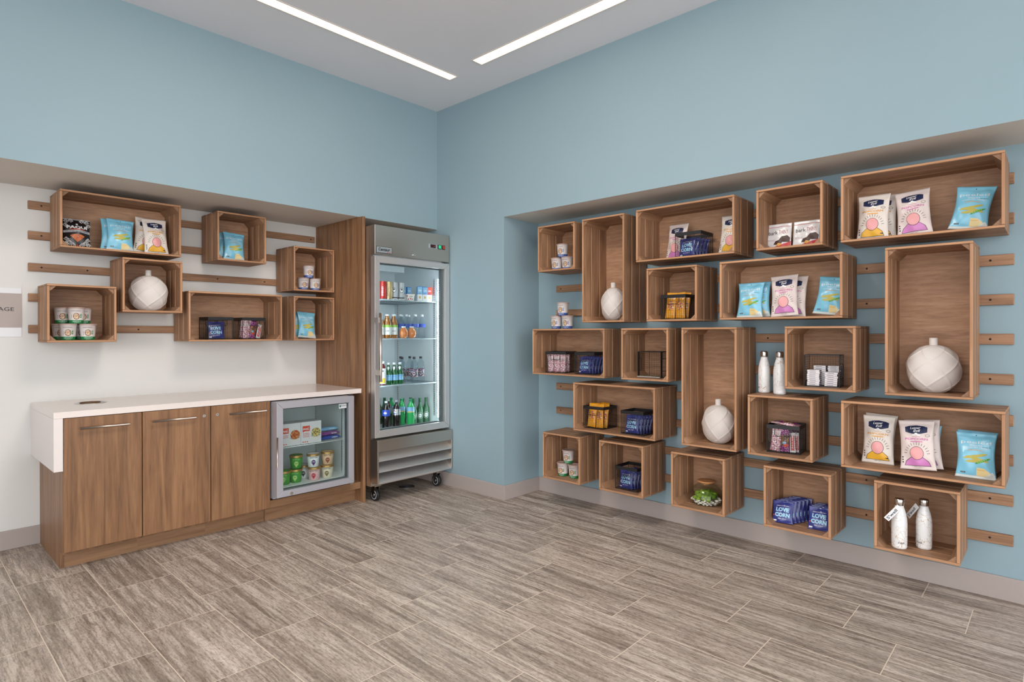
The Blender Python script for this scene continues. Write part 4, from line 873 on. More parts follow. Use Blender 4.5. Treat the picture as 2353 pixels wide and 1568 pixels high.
for i, (k, x, y) in enumerate((('pinkpack', 0, -.045), ('nutpack', 0, .018))):
    c, s = cos(B4[1]), sin(B4[1])
    M = Matrix.Rotation(B4[1]+radians(90), 3, 'Z') @ Matrix.Rotation(radians(-84), 3, 'X')
    place(KB[k], (B4[0][0]+.078*c-(y)*s, B4[0][1]+.078*s+y*c, B4[0][2]+.1605), M.to_euler(), ('pink floral' if i == 0 else 'purple dotted')+' packet lying flat across the rim of the candy basket', 'snack packet', 'packets lying across the candy basket')
# booklet and little boxes
b = MB(); b.box(-.088, .088, -.06, .06, 0, .004, 'box_white'); bk = empty('booklet', (.275, -2.02, fz['C10']+.0035), RZ, 'flat green booklets lying in the tipped basket', 'booklet')
b.build('pages', bk); b = MB(); b.box(-.089, .089, -.061, .061, .0042, .006, 'booklet_green'); b.build('cover', bk)
bx = empty('mint_box', (0, 0, 0)); b = MB(); b.box(-.032, .032, -.03, .03, 0, .0105, 'box_white'); b.build('carton', bx, bevel=.0008, seg=1)
b = MB(); b.box(-.02, .012, -.0304, -.03, .004, .0065, 'box_ink'); b.box(.0318, .0324, -.026, .026, .0015, .009, 'box_ink'); b.build('print', bx)
for nm, lx, ly, n in (('front left', -.045, -.035, 8), ('back left', -.022, .034, 10), ('front right', .046, -.035, 7), ('back right', .050, .034, 10)):
    for i in range(n):
        c, s = cos(B6[1]), sin(B6[1]); q = random.uniform(-.002, .002)
        place(bx, (B6[0][0]+(lx+q)*c-ly*s, B6[0][1]+(lx+q)*s+ly*c, B6[0][2]+.003+i*.0113), (0, 0, B6[1]+random.uniform(-.05, .05)), 'little white box in the '+nm+' stack inside the tipped wire basket', 'small box', 'little white boxes, '+nm+' stack')

# ------------------------------------------------------------------ oat cups
def make_cup(band):
    r = empty('oat_cup', (0, 0, 0)); H = .101; r0, r1 = .037, .0465
    rad = lambda z: r0+(r1-r0)*z/H
    b = MB(); b.lathe([(r0-.002, 0), (r0, .002), (rad(.022), .022), (rad(.094), .094), (r1+.0015, .095), (r1+.0015, H-.001)], 'cup_white', 40, mats=[band, band, 'cup_white', 'cup_white', 'cup_white']); b.build('cup', r)
    b = MB(); b.lathe([(r1+.003, H-.006), (r1+.003, H), (r1, H+.003), (r1-.006, H+.003), (r1-.008, H-.0005), (0, H-.0005)], 'lid_brown', 40, cap0=False, cap1=False); b.build('lid', r)
    P = lambda s_, z, o: ((rad(z)+o)*sin(s_/r1), -(rad(z)+o)*cos(s_/r1), z)
    b = MB(); add_text(b, P, 'purely elizabeth.', -.004, .080, .0075, 'ink_dark', w=.052, bold=0)
    add_poly(b, P, ell(-.003, .046, .0195, .021, 24), 'bowl_dark', off=.0003); add_poly(b, P, ell(-.003, .046, .0165, .018, 24), 'cereal', off=.0006)
    add_poly(b, P, rect(.019, .029, .036, .060), band, rings=2, off=.0009); 
    for q in (.042, .048, .054): add_poly(b, P, rect(.0205, .0275, q-.001, q+.001), 'white', rings=1, off=.0012)
    for q in (.036, .044, .052): add_poly(b, P, ell(-.031, q, .002, .0025, 8), 'ink_dark', rings=1, off=.0005)
    add_text(b, P, 'SUPERFOOD OATS CUP', -.001, .0135, .006, 'white', w=.056, off=.0006, bold=.01); add_text(b, P, 'NET WT 2 OZ', -.001, .005, .003, 'white', w=.03, off=.0006)
    b.build('label', r); return r
CG, CB = make_cup('cup_green'), make_cup('cup_blue')
def cup(pr, x, y, z, a, label, group): place(pr, (x, y, z+.0004), (0, 0, a), label, 'oat cup', group)
def trio(pr, pts, z, a, where, group):
    for (x, y), k in zip(pts, ('bottom left', 'bottom right')): cup(pr, x, y, z, a, k+' cup of the three stacked '+where, group)
    cup(pr, pts[2][0], pts[2][1], z+.1045, a, 'top cup of the three stacked '+where, group)
trio(CB, [(.245, -1.185), (.245, -1.290), (.245, -1.243)], fz['C1'], RZ+.25, 'in the blue wall\'s upper left crate', 'blue-banded oat cups')
trio(CB, [(.245, -1.180), (.245, -1.292), (.245, -1.246)], RC['C9'][1]+CH, RZ+.2, 'on top of the wide crate', 'blue-banded oat cups')
trio(CG, [(.225, -1.262), (.225, -1.372), (.235, -1.308)], fz['C12'], RZ+.25, 'in the small bottom row crate', 'green-banded oat cups')
trio(CB, [(-1.042, .475), (-.938, .475), (-.994, .475)], fz['L5'], -.15, 'in the crate beside the wood panel', 'blue-banded oat cups')
for (x, y, lb) in ((-2.634, .465, 'bottom front left'), (-2.530, .465, 'bottom front right'), (-2.655, .565, 'bottom back left'), (-2.545, .565, 'bottom back right')): cup(CG, x, y, fz['L3'], -.1, lb+' cup in the two-layer stack on the cream wall', 'green-banded oat cups on the cream wall')
for (x, y, lb) in ((-2.590, .470, 'top front middle'), (-2.645, .560, 'top back left'), (-2.535, .560, 'top back right')): cup(CG, x, y, fz['L3']+.1045, -.1, lb+' cup in the two-layer stack on the cream wall', 'green-banded oat cups on the cream wall')

# ------------------------------------------------------------------ vases
def make_vase():
    r = empty('vase', (0, 0, 0)); b = MB(); NU, NV = 128, 96; A, D, Hh = .119, .088, .245
    rng = [(0, .30, .9), (1.25, -.55, 1.05), (2.5, .75, .95), (3.6, -.9, 1), (4.6, .2, 1.1), (5.5, -.35, 1)]
    curves = []
    for k in range(5): curves.append((2*pi*k/5+.3, 1.7))
    for k in range(5): curves.append((2*pi*k/5+.9, -1.25))
    def ridge(th, v):
        m = 0; near = 9
        for (t0, tw) in curves:
            c = t0+tw*(v-.5)*2.0
            d = abs((th-c+pi) % (2*pi)-pi)*(sin(pi*v)*.1+.01); near = min(near, d)
            m = max(m, math.exp(-(d/.0042)**2))
        return m*.0036-min(near, .03)*.05
    base = 0
    for j in range(NV+1):
        v = j/NV; a = pi*(.10+.855*v)       # polar from the flat foot to the neck
        rr = sin(a)**.88; z = Hh/2-Hh/2*cos(a)/cos(pi*.10) if False else Hh*(1-(cos(a)+1)/(cos(pi*.10)+1)) 
        z = Hh*(cos(pi*.10)-cos(a))/(cos(pi*.10)-cos(pi*.955))
        for i in range(NU):
            th = 2*pi*i/NU; k = ridge(th, v)*min(1, v*8)*min(1, (1-v)*6)
            b.v.append(((A*rr+k)*cos(th), (D*rr+k)*sin(th), z))
    for j in range(NV):
        for i in range(NU):
            k = (i+1) % NU; b.face([j*NU+i, j*NU+k, (j+1)*NU+k, (j+1)*NU+i], 'ceramic', None, True)
    b.face(list(range(NU))[::-1], 'ceramic'); b.build('body', r)
    b = MB(); b.lathe([(.022, Hh-.008), (.0185, Hh+.002), (.0185, Hh+.036), (.0165, Hh+.038), (.0145, Hh+.036), (.0145, Hh)], 'ceramic', 36, cap0=False); b.build('neck', r); return r
V = make_vase(); gv = 'white faceted vases'
place(V, (.275, -2.497, fz['C14']), (0, 0, RZ-.5), 'matt white faceted vase in the tall middle crate', 'vase', gv)
place(V, (.290, -3.640, fz['C8']), (0, 0, RZ+.35), 'matt white faceted vase, the roundest one, in the tall crate at the right end', 'vase', gv)
place(V, (.270, -1.698, fz['C2']), (0, 0, RZ-.75), 'white faceted vase half hidden by the side of the leftmost tall crate', 'vase', gv)
place(V, (-2.172, .505, fz['L2']), (0, 0, 2.6), 'matt white faceted vase in the small crate on the cream wall', 'vase', gv)

# ------------------------------------------------------------------ marbled bottles
def make_flask(tagged):
    r = empty('water_flask', (0, 0, 0)); prof = [(.028, 0), (.033, .003), (.0355, .014), (.034, .019), (.0355, .026), (.0358, .13), (.034, .155), (.0285, .185), (.0215, .208), (.0195, .216), (.0195, .222)]
    b = MB(); b.lathe(prof, 'marble_print', 48); b.build('body', r)
    b = MB(); b.lathe([(.0212, .2215), (.0218, .223), (.0218, .250), (.0195, .256), (.0, .2575)], 'chrome', 40, cap1=False); b.build('cap', r)
    b = MB(); P = lambda s_, z, o: ((.0356+o)*sin(s_/.0356), -(.0356+o)*cos(s_/.0356), z); add_text(b, P, "S'well", .0, .035, .009, 'ink_dark', w=.028, off=.0006); b.build('logo', r)
    if tagged:
        b = MB(); R_ = Matrix.Translation((-.036, -.034, .186)) @ Matrix.Rotation(radians(-8), 4, 'Z') @ Matrix.Rotation(radians(-52), 4, 'Y')
        b.box(-.0475, .0475, -.0008, .0008, -.0135, .0135, 'tag_card', M=R_)
        P = lambda x, z, o: tuple(R_ @ Vector((x, -.0008-o, z))); add_text(b, P, "S'well", -.008, 0, .015, 'ink_dark', w=.066, off=.0006, rot=0); b.build('hang_tag', r)
        b = MB(); b.tube([tuple(R_ @ Vector((.04, 0, 0))), (-.012, -.024, .214), (.0, -.0225, .2205)], .0006, 'tag_card', 5); b.build('string', r)
    return r
F1, F2 = make_flask(False), make_flask(True); gf = 'marbled steel bottles'; zt = RC['C16'][1]+CH
place(F1, (.285, -2.785, zt), (0, 0, RZ-.9), 'white gold-veined bottle on top of a crate, left one beside the tall crate', 'bottle', gf)
place(F1, (.235, -2.893, zt), (0, 0, RZ+2.4), 'white gold-veined bottle on top of a crate, right one of the two', 'bottle', gf)
place(F2, (.168, -3.512, fz['C19']), (0, 0, RZ+.4), 'left marbled bottle in the bottom right crate, with a large white hang tag', 'bottle', gf)
place(F2, (.245, -3.607, fz['C19']), (0, 0, RZ-.5), 'right marbled bottle in the bottom right crate, tag turned sideways', 'bottle', gf)

# ------------------------------------------------------------------ terrarium
tx, ty, tz = .272, -2.418, fz['C15']
t = empty('terrarium_bowl', (tx, ty, tz), 0, 'low clear glass bowl with a wooden lid, holding moss and pebbles', 'terrarium')
prof = [(.082, .001), (.100, .010), (.110, .030), (.1115, .048), (.105, .075), (.090, .100), (.068, .120), (.052, .130), (.048, .137)]
b = MB(); b.lathe(prof, 'bowl_glass', 56, cap1=False); b.build('glass_bowl', t)
b = MB(); b.lathe([(.030, .130), (.030, .138), (.052, .143), (.060, .150), (.057, .153), (.03, .149), (0, .147)], 'lid_wood', 44, cap1=False); b.build('wooden_lid', t)
rr = random.Random(3)
pb = MB(); pb.lathe([(0.001, -.0052), (.0055, -.0047), (.0095, -.0024), (.0105, 0), (.0095, .0024), (.0055, .0047), (.001, .0052)], 'pebble', 12, sy=.72); pb = pb.build('pebble')
pl = []
def try_p(x, y, z, dmin):
    for q in pl:
        if (x-q[0])**2+(y-q[1])**2+((z-q[2])*1.6)**2 < dmin*dmin: return False
    pl.append((x, y, z)); return True
rad_at = lambda z: .082+(.1115-.082)*min(1, z/.035)
for z in (.009, .019, .029, .038):
    R_ = rad_at(z)-.020; n = 0
    for k in range(420):
        a = rr.random()*2*pi; q = R_*(1-.20*rr.random()) if z > .015 else R_*sqrt(rr.random())
        if z > .035 and not (sin(a)*-1 < .2 and k % 2 == 0): pass
        if try_p(q*cos(a), q*sin(a), z, .0195): n += 1
        if n > 32: break
for (x, y, z) in pl:
    o = place(pb, (tx+x, ty+y, tz+z), (rr.uniform(-.5, .5), rr.uniform(-.5, .5), rr.random()*6), 'smooth white pebble inside the glass moss bowl', 'pebble', 'white pebbles in the moss bowl'); s = rr.uniform(1.0, 1.35); o.scale = (s, s, s)
b = MB()
def blob(cx, cy, cz, R_, mat):
    base = len(b.v); nu, nv = 16, 10; ph = [rr.random()*6 for _ in range(4)]
    for j in range(nv+1):
        a = pi*j/nv
        for i in range(nu):
            th = 2*pi*i/nu; q = R_*(1+.16*sin(5*th+ph[0])*sin(4*a+ph[1])+.12*sin(9*th+ph[2]+7*a)+rr.uniform(-.07, .07))
            b.v.append((cx+q*sin(a)*cos(th), cy+q*sin(a)*sin(th), cz+q*.8*cos(a)))
    for j in range(nv):
        for i in range(nu):
            k = (i+1) % nu; b.face([base+j*nu+i, base+(j+1)*nu+i, base+(j+1)*nu+k, base+j*nu+k], mat, None, True)
for k in range(64):
    a = rr.random()*2*pi; q = .068*sqrt(rr.random()); blob(q*cos(a), q*sin(a), .055+.022*(1-(q/.07)**2)+rr.uniform(-.004, .004), rr.uniform(.012, .019), 'moss' if rr.random() < .7 else 'moss_dark')
for dx, dy in ((-.078, -.02), (-.07, .045), (-.076, -.05), (-.085, .015)): blob(dx, dy, .047, .015, 'moss')
o = b.build('moss', None, (tx, ty, tz)); tag(o, 'bright green cushion moss inside the glass bowl', 'moss', kind='stuff')

# ------------------------------------------------------------------ drinks and food in the cooler
def bottle(name, prof, mat, cap, capz, label=None, seg=24, mats=None, art=None, neckr=.013):
    r = empty(name, (0, 0, 0)); b = MB(); b.lathe(prof, mat, seg, mats=mats); b.build('bottle', r)
    if cap: b = MB(); b.lathe([(neckr, capz[0]), (neckr, capz[1]-.001), (neckr-.001, capz[1])], cap, seg); b.build('cap', r)
    if label:
        z0, z1, rr_, lm = label; b = MB(); b.lathe([(rr_, z0), (rr_, z1)], lm, seg, cap0=False, cap1=False)
        if art: art(b, lambda s_, z, o: ((rr_+o)*sin(s_/rr_), -(rr_+o)*cos(s_/rr_), z))
        b.build('label', r)
    return r
def sc(prof, r, h): return [(a*r, z*h) for a, z in prof]
PETP = sc([(.8, 0), (.95, .02), (1, .08), (.93, .2), (1, .3), (1, .6), (.97, .68), (.7, .8), (.4, .88), (.33, .9), (.33, .94)], .034, .232)
def roundel(b, P): add_poly(b, P, ell(0, .135, .013, .013, 20), 'white', off=.0004); add_poly(b, P, ell(0, .139, .0105, .0075, 14, 0, pi), 'red_print', rings=2, off=.0008); add_poly(b, P, ell(0, .131, .0105, .0075, 14, pi, 2*pi), 'soda_blue', rings=2, off=.0008)
cola_b = bottle('soda_bottle', PETP, 'cola', 'cap_white', (.217, .234), (.11, .162, .0345, 'soda_blue'), art=roundel)
cola_d = bottle('soda_bottle', PETP, 'cola', 'cap_grey', (.217, .234), (.11, .162, .0345, 'can_silver'), art=roundel)
sprite = bottle('soda_bottle', PETP, 'green_pet', 'cap_green', (.217, .234), (.12, .165, .0345, 'bar_sky'), art=lambda b, P: add_poly(b, P, rect(-.03, .03, .121, .129), 'lemon_label', rings=1, off=.0004))
ginger = bottle('soda_bottle', PETP, 'green_glass', 'cap_green', (.217, .234), (.11, .16, .0345, 'label_lime'))
BEER = sc([(.9, 0), (1, .02), (1, .52), (.85, .62), (.5, .74), (.42, .8), (.40, .97), (.44, .975), (.44, 1)], .031, .228)
beer = bottle('beer_bottle', BEER, 'beer_green', None, None, (.07, .07, .031, 'beer_green'))
for ch in list(beer.children):
    if ch.name.startswith('label'): bpy.data.objects.remove(ch)
b = MB(); Pb = lambda s_, z, o: ((.031+o)*sin(s_/.031), -(.031+o)*cos(s_/.031), z)
add_poly(b, Pb, ell(0, .075, .026, .029, 26), 'white', off=.0004); add_poly(b, Pb, ell(0, .075, .0235, .0262, 26), 'beer_green', off=.0007); add_poly(b, Pb, ell(0, .075, .0165, .019, 22), 'white', off=.001); add_text(b, Pb, 'Heineken', 0, .076, .006, 'ink_dark', w=.027, off=.0013); b.build('label', beer)
beer_green = bottle('mineral_water_bottle', sc([(.9, 0), (1, .03), (1, .5), (.8, .66), (.5, .82), (.42, .9), (.42, 1)], .029, .175), 'green_glass', 'cap_white', (.165, .183), (.035, .082, .0294, 'bar_sky'), art=lambda b, P: (add_text(b, P, 'S.PELLEGRINO', 0, .07, .008, 'milk_blue', w=.04), add_poly(b, P, ell(.012, .055, .0025, .0025, 8), 'red_print', rings=1, off=.0004)))
b = MB(); Pn = lambda s_, z, o: ((.0235+o-(z-.125)*.35)*sin(s_/.022), -(.0235+o-(z-.125)*.35)*cos(s_/.022), z); add_poly(b, Pn, [(-.012, .14), (0, .118), (.012, .14), (.008, .15), (-.008, .15)], 'white', off=.001); b.build('neck_label', beer_green)
clear = bottle('flavoured_water_bottle', sc([(.9, 0), (1, .03), (1, .68), (.9, .78), (.5, .88), (.4, .9), (.4, .94)], .033, .222), 'pet_clear', 'cap_black', (.207, .226), (.052, .118, .0335, 'flower_label'))
water = bottle('water_bottle', sc([(.9, 0), (1, .03), (.94, .2), (1, .34), (1, .58), (.94, .66), (.85, .74), (.45, .88), (.36, .9), (.36, .94)], .0315, .205), 'pet_clear', 'cap_white', (.19, .207), (.095, .125, .032, 'water_label'))
juice = bottle('juice_bottle', sc([(.9, 0), (1, .02), (1, .62), (.85, .74), (.5, .86), (.45, .9), (.45, .97)], .034, .198), 'juice', 'cap_white', (.186, .2), (.03, .112, .0345, 'white'), neckr=.017, art=lambda b, P: (add_poly(b, P, rect(-.05, .05, .092, .112), 'label_lime', rings=2, off=.0004), add_text(b, P, 'JUICE', .005, .06, .014, 'ink_dark', w=.03)))
ball = bottle('round_juice_bottle', [(.022, 0), (.033, .012), (.0385, .035), (.037, .055), (.028, .075), (.017, .085), (.016, .09)], 'amber', 'cap_white', (.088, .101), None, neckr=.018)
tea = bottle('tea_bottle', sc([(.9, 0), (1, .02), (1, .66), (.85, .78), (.5, .88), (.45, .9), (.45, .95)], .031, .195), 'tea_red', 'cap_white', (.178, .198), (.012, .14, .0315, 'white'), neckr=.017, art=lambda b, P: (add_poly(b, P, rect(-.03, .03, .018, .06), 'lemon_label', rings=2, off=.0004), add_poly(b, P, ell(.008, .118, .006, .008, 12), 'ink_dark', rings=1)))
def can(mat, art): 
    r = empty('drink_can', (0, 0, 0)); b = MB(); b.lathe([(.024, 0), (.029, .006), (.029, .140), (.025, .150), (.025, .154), (.023, .154), (.022, .151)], 'can_silver', 28, mats=['can_silver', mat, mat, 'can_silver', 'can_silver', 'can_silver']); b.build('can', r)
    b = MB(); P = lambda s_, z, o: ((.029+o)*sin(s_/.029), -(.029+o)*cos(s_/.029), z); art(b, P); b.build('print', r); return r
can_w = can('cap_grey', lambda b, P: (add_poly(b, P, ell(0, .085, .016, .022, 20), 'ink_dark', off=.0004), add_poly(b, P, ell(0, .085, .013, .018, 20), 'white', off=.0007), add_poly(b, P, ell(0, .09, .008, .008, 14), 'choc', off=.001), add_poly(b, P, rect(-.04, .04, .014, .024), 'ink_dark', rings=1)))
can_t = can('can_tan', lambda b, P: add_text(b, P, 'COFFEE', 0, .07, .014, 'choc', w=.08, rot=pi/2)); can_r = can('can_red', lambda b, P: add_text(b, P, 'ENERGY', 0, .07, .014, 'white', w=.08, rot=pi/2))
def carton(m):
    r = empty('milk_carton', (0, 0, 0)); b = MB(); b.box(-.021, .021, -.03, .03, 0, .06, 'white'); b.box(-.021, .021, -.03, .03, .0601, .128, m); b.build('carton', r, bevel=.001, seg=1)
    b = MB(); P = lambda x, z, o: (x, -.03-o, z); add_poly(b, P, rect(-.0205, .0205, .062, .122), 'bar_sky' if m != 'can_red' else 'orange_red', rings=1); add_text(b, P, 'Silk', 0, .093, .016, 'white', w=.03, off=.0009); add_poly(b, P, ell(-.002, .033, .009, .012, 14), 'gold_patch', rings=1); add_text(b, P, 'MILK', 0, .068, .007, 'water_label', w=.026, off=.0009); b.build('print', r); return r
c_b, c_r = carton('milk_blue'), carton('can_red')
yog = empty('yogurt_cup', (0, 0, 0)); b = MB(); b.lathe([(.030, 0), (.032, .002), (.040, .05), (.043, .052), (.043, .056)], 'yogurt', 32); b.build('cup', yog); b = MB(); P = lambda s_, z, o: ((.032+.008*z/.05+o)*sin(s_/.036), -(.032+.008*z/.05+o)*cos(s_/.036), z)
for q in ((-.02, .04), (.008, .016), (.024, .012), (-.012, .012)): add_poly(b, P, ell(q[0], q[1], .006, .007, 12), 'red_print', rings=1)
add_text(b, P, 'Chobani', .012, .036, .008, 'ink_dark', w=.03); b.build('print', yog)
s1, s2, s3, s0 = ZSH[0]+.0062, ZSH[1]+.0062, ZSH[2]+.0062, .5495
def pf(pr, x, y, z, a, lb, cat, g_): place(pr, (x, y, z), (0, 0, a), lb, cat, g_)
A_ = -.72   # turned towards the room
pf(can_r, -.588, -.005, s1, A_, 'red tall can at the far left of the top cooler shelf', 'can', 'cans on the top cooler shelf')
pf(can_t, -.528, -.005, s1, A_, 'tan tall can on the top cooler shelf', 'can', 'cans on the top cooler shelf')
pf(can_w, -.468, .0, s1, A_, 'grey tall can beside the tan can on the top cooler shelf', 'can', 'cans on the top cooler shelf')
pf(can_w, -.400, .0, s1, A_+.3, 'grey tall can nearest the blue cartons on the top cooler shelf', 'can', 'cans on the top cooler shelf')
pf(yog, -.312, -.01, s1, A_, 'yogurt cup with red fruit print on the top cooler shelf', 'yogurt cup', None)
for i, (x, y) in enumerate(((-.30, .12), (-.25, .11))): pf(c_b, x, y, s1, 0, 'blue carton standing behind the yogurt cup', 'carton', 'blue cartons in the cooler')
pf(c_b, -.205, -.005, s1, -.5, 'blue milk carton right of the yogurt cup in front', 'carton', 'blue cartons in the cooler'); pf(c_b, -.148, -.005, s1, -.5, 'blue milk carton beside the red one', 'carton', 'blue cartons in the cooler'); pf(c_r, -.094, .0, s1, -.5, 'red and white carton at the right end of the top cooler shelf', 'carton', None)
for i, (x, y, w_) in enumerate(((-.620, -.01, 'leftmost'), (-.548, -.01, 'second from the left'), (-.476, -.0, 'right'))): pf(juice, x, y, s2, A_, w_+' apple juice bottle with white label on the second cooler shelf', 'juice bottle', 'juice bottles in the cooler')
pf(ball, -.392, -.025, s2, A_, 'left round amber juice bottle on the second cooler shelf', 'juice bottle', 'round juice bottles'); pf(ball, -.306, -.025, s2, A_, 'right round amber juice bottle on the second cooler shelf', 'juice bottle', 'round juice bottles')
for i, (x, y) in enumerate(((-.40, .10), (-.335, .10), (-.27, .10), (-.40, .18), (-.33, .18), (-.26, .18), (-.19, .17))): pf(water, x, y, s2, A_, 'clear water bottle in the back rows of the second cooler shelf', 'water bottle', 'water bottles in the cooler, back rows')
pf(water, -.232, .02, s2, A_, 'clear water bottle next to the right round juice bottle', 'water bottle', 'water bottles in the cooler, front row'); pf(water, -.158, .02, s2, A_, 'clear water bottle at the right end of the second cooler shelf', 'water bottle', 'water bottles in the cooler, front row')
pf(tea, -.604, -.02, s3, A_, 'tea bottle with white and yellow label on the third cooler shelf', 'tea bottle', None)
for i, (x, w_) in enumerate(((-.536, 'left'), (-.478, 'middle'), (-.420, 'right'))): pf(beer_green, x, -.01, s3, A_, w_+' green mineral water bottle on the third cooler shelf', 'water bottle', 'green mineral water bottles')
for i, (x, y, w_) in enumerate(((-.352, .05, 'left front'), (-.268, -.01, 'middle front'), (-.30, .14, 'left back'), (-.215, .12, 'back middle'), (-.172, .02, 'right front'))): pf(clear, x, y, s3, A_, w_+' clear bottle with flowery label and black cap', 'water bottle', 'clear bottles with flowery labels')
pf(ginger, -.640, .03, s0, A_, 'green soda bottle with lime label at the far left of the cooler floor', 'soda bottle', 'soda bottles on the cooler floor')
pf(cola_b, -.540, .02, s0, A_-.1, 'dark cola bottle with blue label and white cap', 'soda bottle', 'soda bottles on the cooler floor')
pf(cola_d, -.440, .01, s0, A_-.3, 'dark cola bottle with silver label, front one', 'soda bottle', 'soda bottles on the cooler floor'); pf(cola_d, -.440, .13, s0, A_, 'dark cola bottle with silver label behind the blue-label one', 'soda bottle', 'soda bottles on the cooler floor'); pf(cola_d, -.58, .13, s0, A_, 'dark cola bottle with grey cap at the back left', 'soda bottle', 'soda bottles on the cooler floor')
pf(sprite, -.300, .0, s0, A_, 'bright green soda bottle, front one', 'soda bottle', 'soda bottles on the cooler floor'); pf(sprite, -.33, .09, s0, A_, 'bright green soda bottle behind the front one', 'soda bottle', 'soda bottles on the cooler floor'); pf(sprite, -.36, .20, s0, A_, 'bright green soda bottle at the back', 'soda bottle', 'soda bottles on the cooler floor')
for i, (x, w_) in enumerate(((-.232, 'leftmost'), (-.163, 'middle'), (-.094, 'rightmost'))): pf(beer, x, .045, s0, A_+.1, w_+' green beer bottle in the front row of the cooler floor', 'beer bottle', 'beer bottles, front row')
for (x, y) in ((-.20, .13), (-.27, .15), (-.36, .30), (-.42, .30), (-.48, .30)): pf(beer, x, y, s0, A_, 'green beer bottle in the back rows of the cooler floor', 'beer bottle', 'beer bottles, back rows')

# freezer contents ------------------------------------------------
def tub(mat, spot, num, lid='gold', dotsm=None):
    r = empty('ice_cream_tub', (0, 0, 0)); rad = lambda z: .038+.008*z/.088
    b = MB(); b.lathe([(.036, 0), (.038, .002), (.046, .088)], mat, 36); b.build('tub', r)
    b = MB(); b.lathe([(.0485, .084), (.0485, .098), (.046, .100), (.044, .097), (0, .097)], 'gold', 36, cap0=False, cap1=False, mats=['gold', 'gold', 'gold', mat]); b.build('lid', r)
    P = lambda s_, z, o: ((rad(z)+o)*sin(s_/.042), -(rad(z)+o)*cos(s_/.042), z)
    b = MB(); tm = 'lime_spot' if mat == 'tub_green' else 'ink_dark'
    add_text(b, P, 'HALO TOP', 0, .071, .009, tm, w=.052, arc=.004, bold=.01)
    add_poly(b, P, ell(0, .040, .0155, .017, 20), spot, off=.0004); add_poly(b, P, [(-.011, .03), (.011, .03), (.0, .012)], spot, rings=2, off=.0004)
    add_text(b, P, num, 0, .042, .010, mat, w=.020, off=.0009, bold=.01); b.build('print', r); return r
zf = .2475; GT = 'ice cream tubs in the small freezer'
T1 = tub('tub_green', 'lime_spot', '280')
place(T1, (-1.424, .035, zf), (0, 0, -.6), 'green ice cream tub at the far left, cut by the freezer door frame', 'ice cream tub', GT)
place(T1, (-1.335, .035, zf), (0, 0, -.6), 'green ice cream tub at the bottom of the green pair', 'ice cream tub', GT); place(T1, (-1.328, .04, zf+.1005), (0, 0, -.45), 'green ice cream tub on top of the green pair', 'ice cream tub', GT)
place(tub('tub_pink', 'red_spot', '270'), (-1.205, .0, zf), (0, 0, -.6), 'pink ice cream tub under the one with the purple spot', 'ice cream tub', GT)
place(tub('white', 'plum_spot', '290'), (-1.212, .0, zf+.1005), (0, 0, -.45), 'white ice cream tub with a purple spot, upper one', 'ice cream tub', GT)
place(tub('tub_cream', 'olive_spot', '280'), (-1.098, -.003, zf), (0, 0, -.6), 'cream ice cream tub with an olive spot at the lower right', 'ice cream tub', GT)
place(tub('tub_peach', 'rust_spot', '330'), (-1.094, .0, zf+.1005), (0, 0, -.5), 'peach ice cream tub with a rust spot at the upper right', 'ice cream tub', GT)
place(tub('white', 'ink_dark', '330'), (-1.225, .12, zf), (0, 0, -.6), 'white and black ice cream tub standing behind the pairs', 'ice cream tub', GT)
def meal(food, name_, extra):
    r = empty('frozen_meal_box', (0, 0, 0)); b = MB(); b.box(-.08, .08, -.019, .019, 0, .162, 'box_white'); b.build('carton', r, bevel=.0008, seg=1)
    P = lambda x, z, o: (x, -.019-o, z); b = MB()
    add_poly(b, P, ell(.035, .052, .042, .03, 24, pi, 2*pi), 'yogurt', rings=2); add_poly(b, P, ell(.035, .055, .040, .012, 20), 'cap_grey', rings=2, off=.0007); add_poly(b, P, ell(.036, .078, .037, .034, 20), food, rings=3, off=.0009)
    add_poly(b, P, rect(-.068, -.012, .092, .132), 'orange_red', rings=2); add_poly(b, P, [(-.066, .084), (-.055, .092), (-.066, .092)], 'orange_red', rings=1)
    add_text(b, P, 'vol.', -.034, .111, .022, 'white', w=.034, off=.0009, bold=.02); add_text(b, P, 'e', -.058, .109, .014, 'white', w=.013, off=.0009, bold=.02, mirror=True)
    for k, ln in enumerate(extra): add_text(b, P, ln, -.04, .076-.012*k, .008, 'orange_red', w=.05, bold=.02)
    for k in range(3): add_poly(b, P, ell(-.064+.016*k, .014, .005, .005, 10), 'orange_red', rings=1)
    b.build('print', r); return r
M1 = meal('pasta_green', 0, ('BUTTERNUT', 'SQUASH &', 'SAGE RAVIOLI')); M2 = meal('pasta', 0, ('CHICKEN', 'PASTA')); sm = .5332
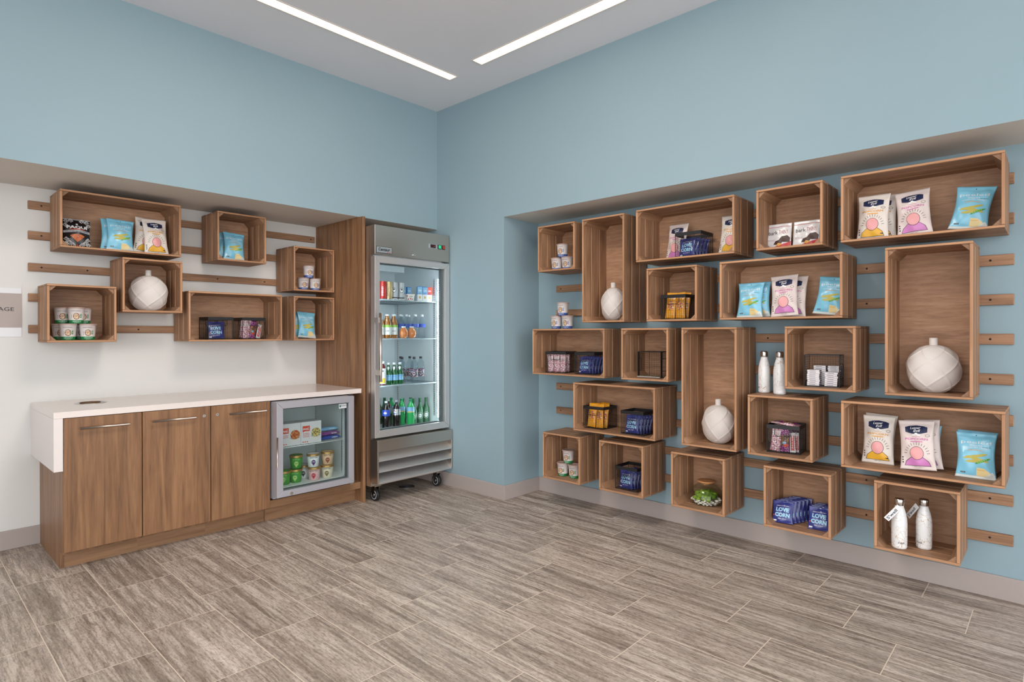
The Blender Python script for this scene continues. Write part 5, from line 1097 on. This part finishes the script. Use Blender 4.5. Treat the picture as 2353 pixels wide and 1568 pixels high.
for k in range(3): place(M1, (-1.245+.003*k, -.015+.042*k, sm), (0, 0, -.04), ('frozen meal box with green pasta bowl, front of the right row', 'frozen meal box behind the front one in the right row')[min(k, 1)], 'frozen food box', 'frozen meal boxes, right row')
for k in range(3): place(M2, (-1.408, -.012+.042*k, sm), (0, 0, -.02), ('frozen meal box with red pasta bowl, cut by the freezer door frame', 'frozen meal box behind the front one in the left row')[min(k, 1)], 'frozen food box', 'frozen meal boxes, left row')
def wrap(mat, lb, y, z, a):
    r = empty('ice_cream_bar', (-1.075, y, z), a, lb, 'wrapped ice cream bar', 'wrapped bars on the freezer shelf'); b = MB(); n = 20
    base = 0; NU = 14
    for j in range(n+1):
        u = j/n; q = min(1, min(u, 1-u)*7)**.5
        for i in range(NU):
            th = 2*pi*i/NU; b.v.append((-.085+.17*u, (.026+.004*(1-q))*cos(th), .0145+(.0145*q+.0006)*sin(th)*(1+.08*sin(40*u+3*th))))
    for j in range(n):
        for i in range(NU): k = (i+1) % NU; b.face([j*NU+i, j*NU+k, (j+1)*NU+k, (j+1)*NU+i][::-1], mat, None, True)
    b.face(list(range(NU)), mat); b.face([n*NU+i for i in range(NU)][::-1], mat); b.build('wrapper', r)
    b = MB(); P = lambda x, zz, o: (x, -.0285*sqrt(max(.05, 1-((zz-.0145)/.0155)**2))-.0006, zz); add_text(b, P, 'OREO' if mat == 'bar_blue' else 'ICE BAR', .03, .0165, .010, 'white', w=.05, off=.0012); b.build('print', r)
wrap('bar_blue', 'dark blue wrapped bar at the bottom of the pile on the freezer shelf', .005, sm+.002, .04); wrap('bar_blue', 'dark blue wrapped bar behind the pile on the freezer shelf', .075, sm+.002, 0)
wrap('bar_purple', 'purple wrapped bar in the middle of the pile on the freezer shelf', .015, sm+.032, .12); wrap('bar_sky', 'light blue wrapped bar on top of the pile on the freezer shelf', .045, sm+.062, .05)
for k, x in (('thing', 0),): pass
# drop unused prototypes
for o in list(COL.objects):
    if o.parent is None and o.type in ('EMPTY', 'MESH') and 'label' not in o and 'kind' not in o:
        for c in [q for ch in o.children for q in ch.children]+list(o.children)+[o]: bpy.data.objects.remove(c)
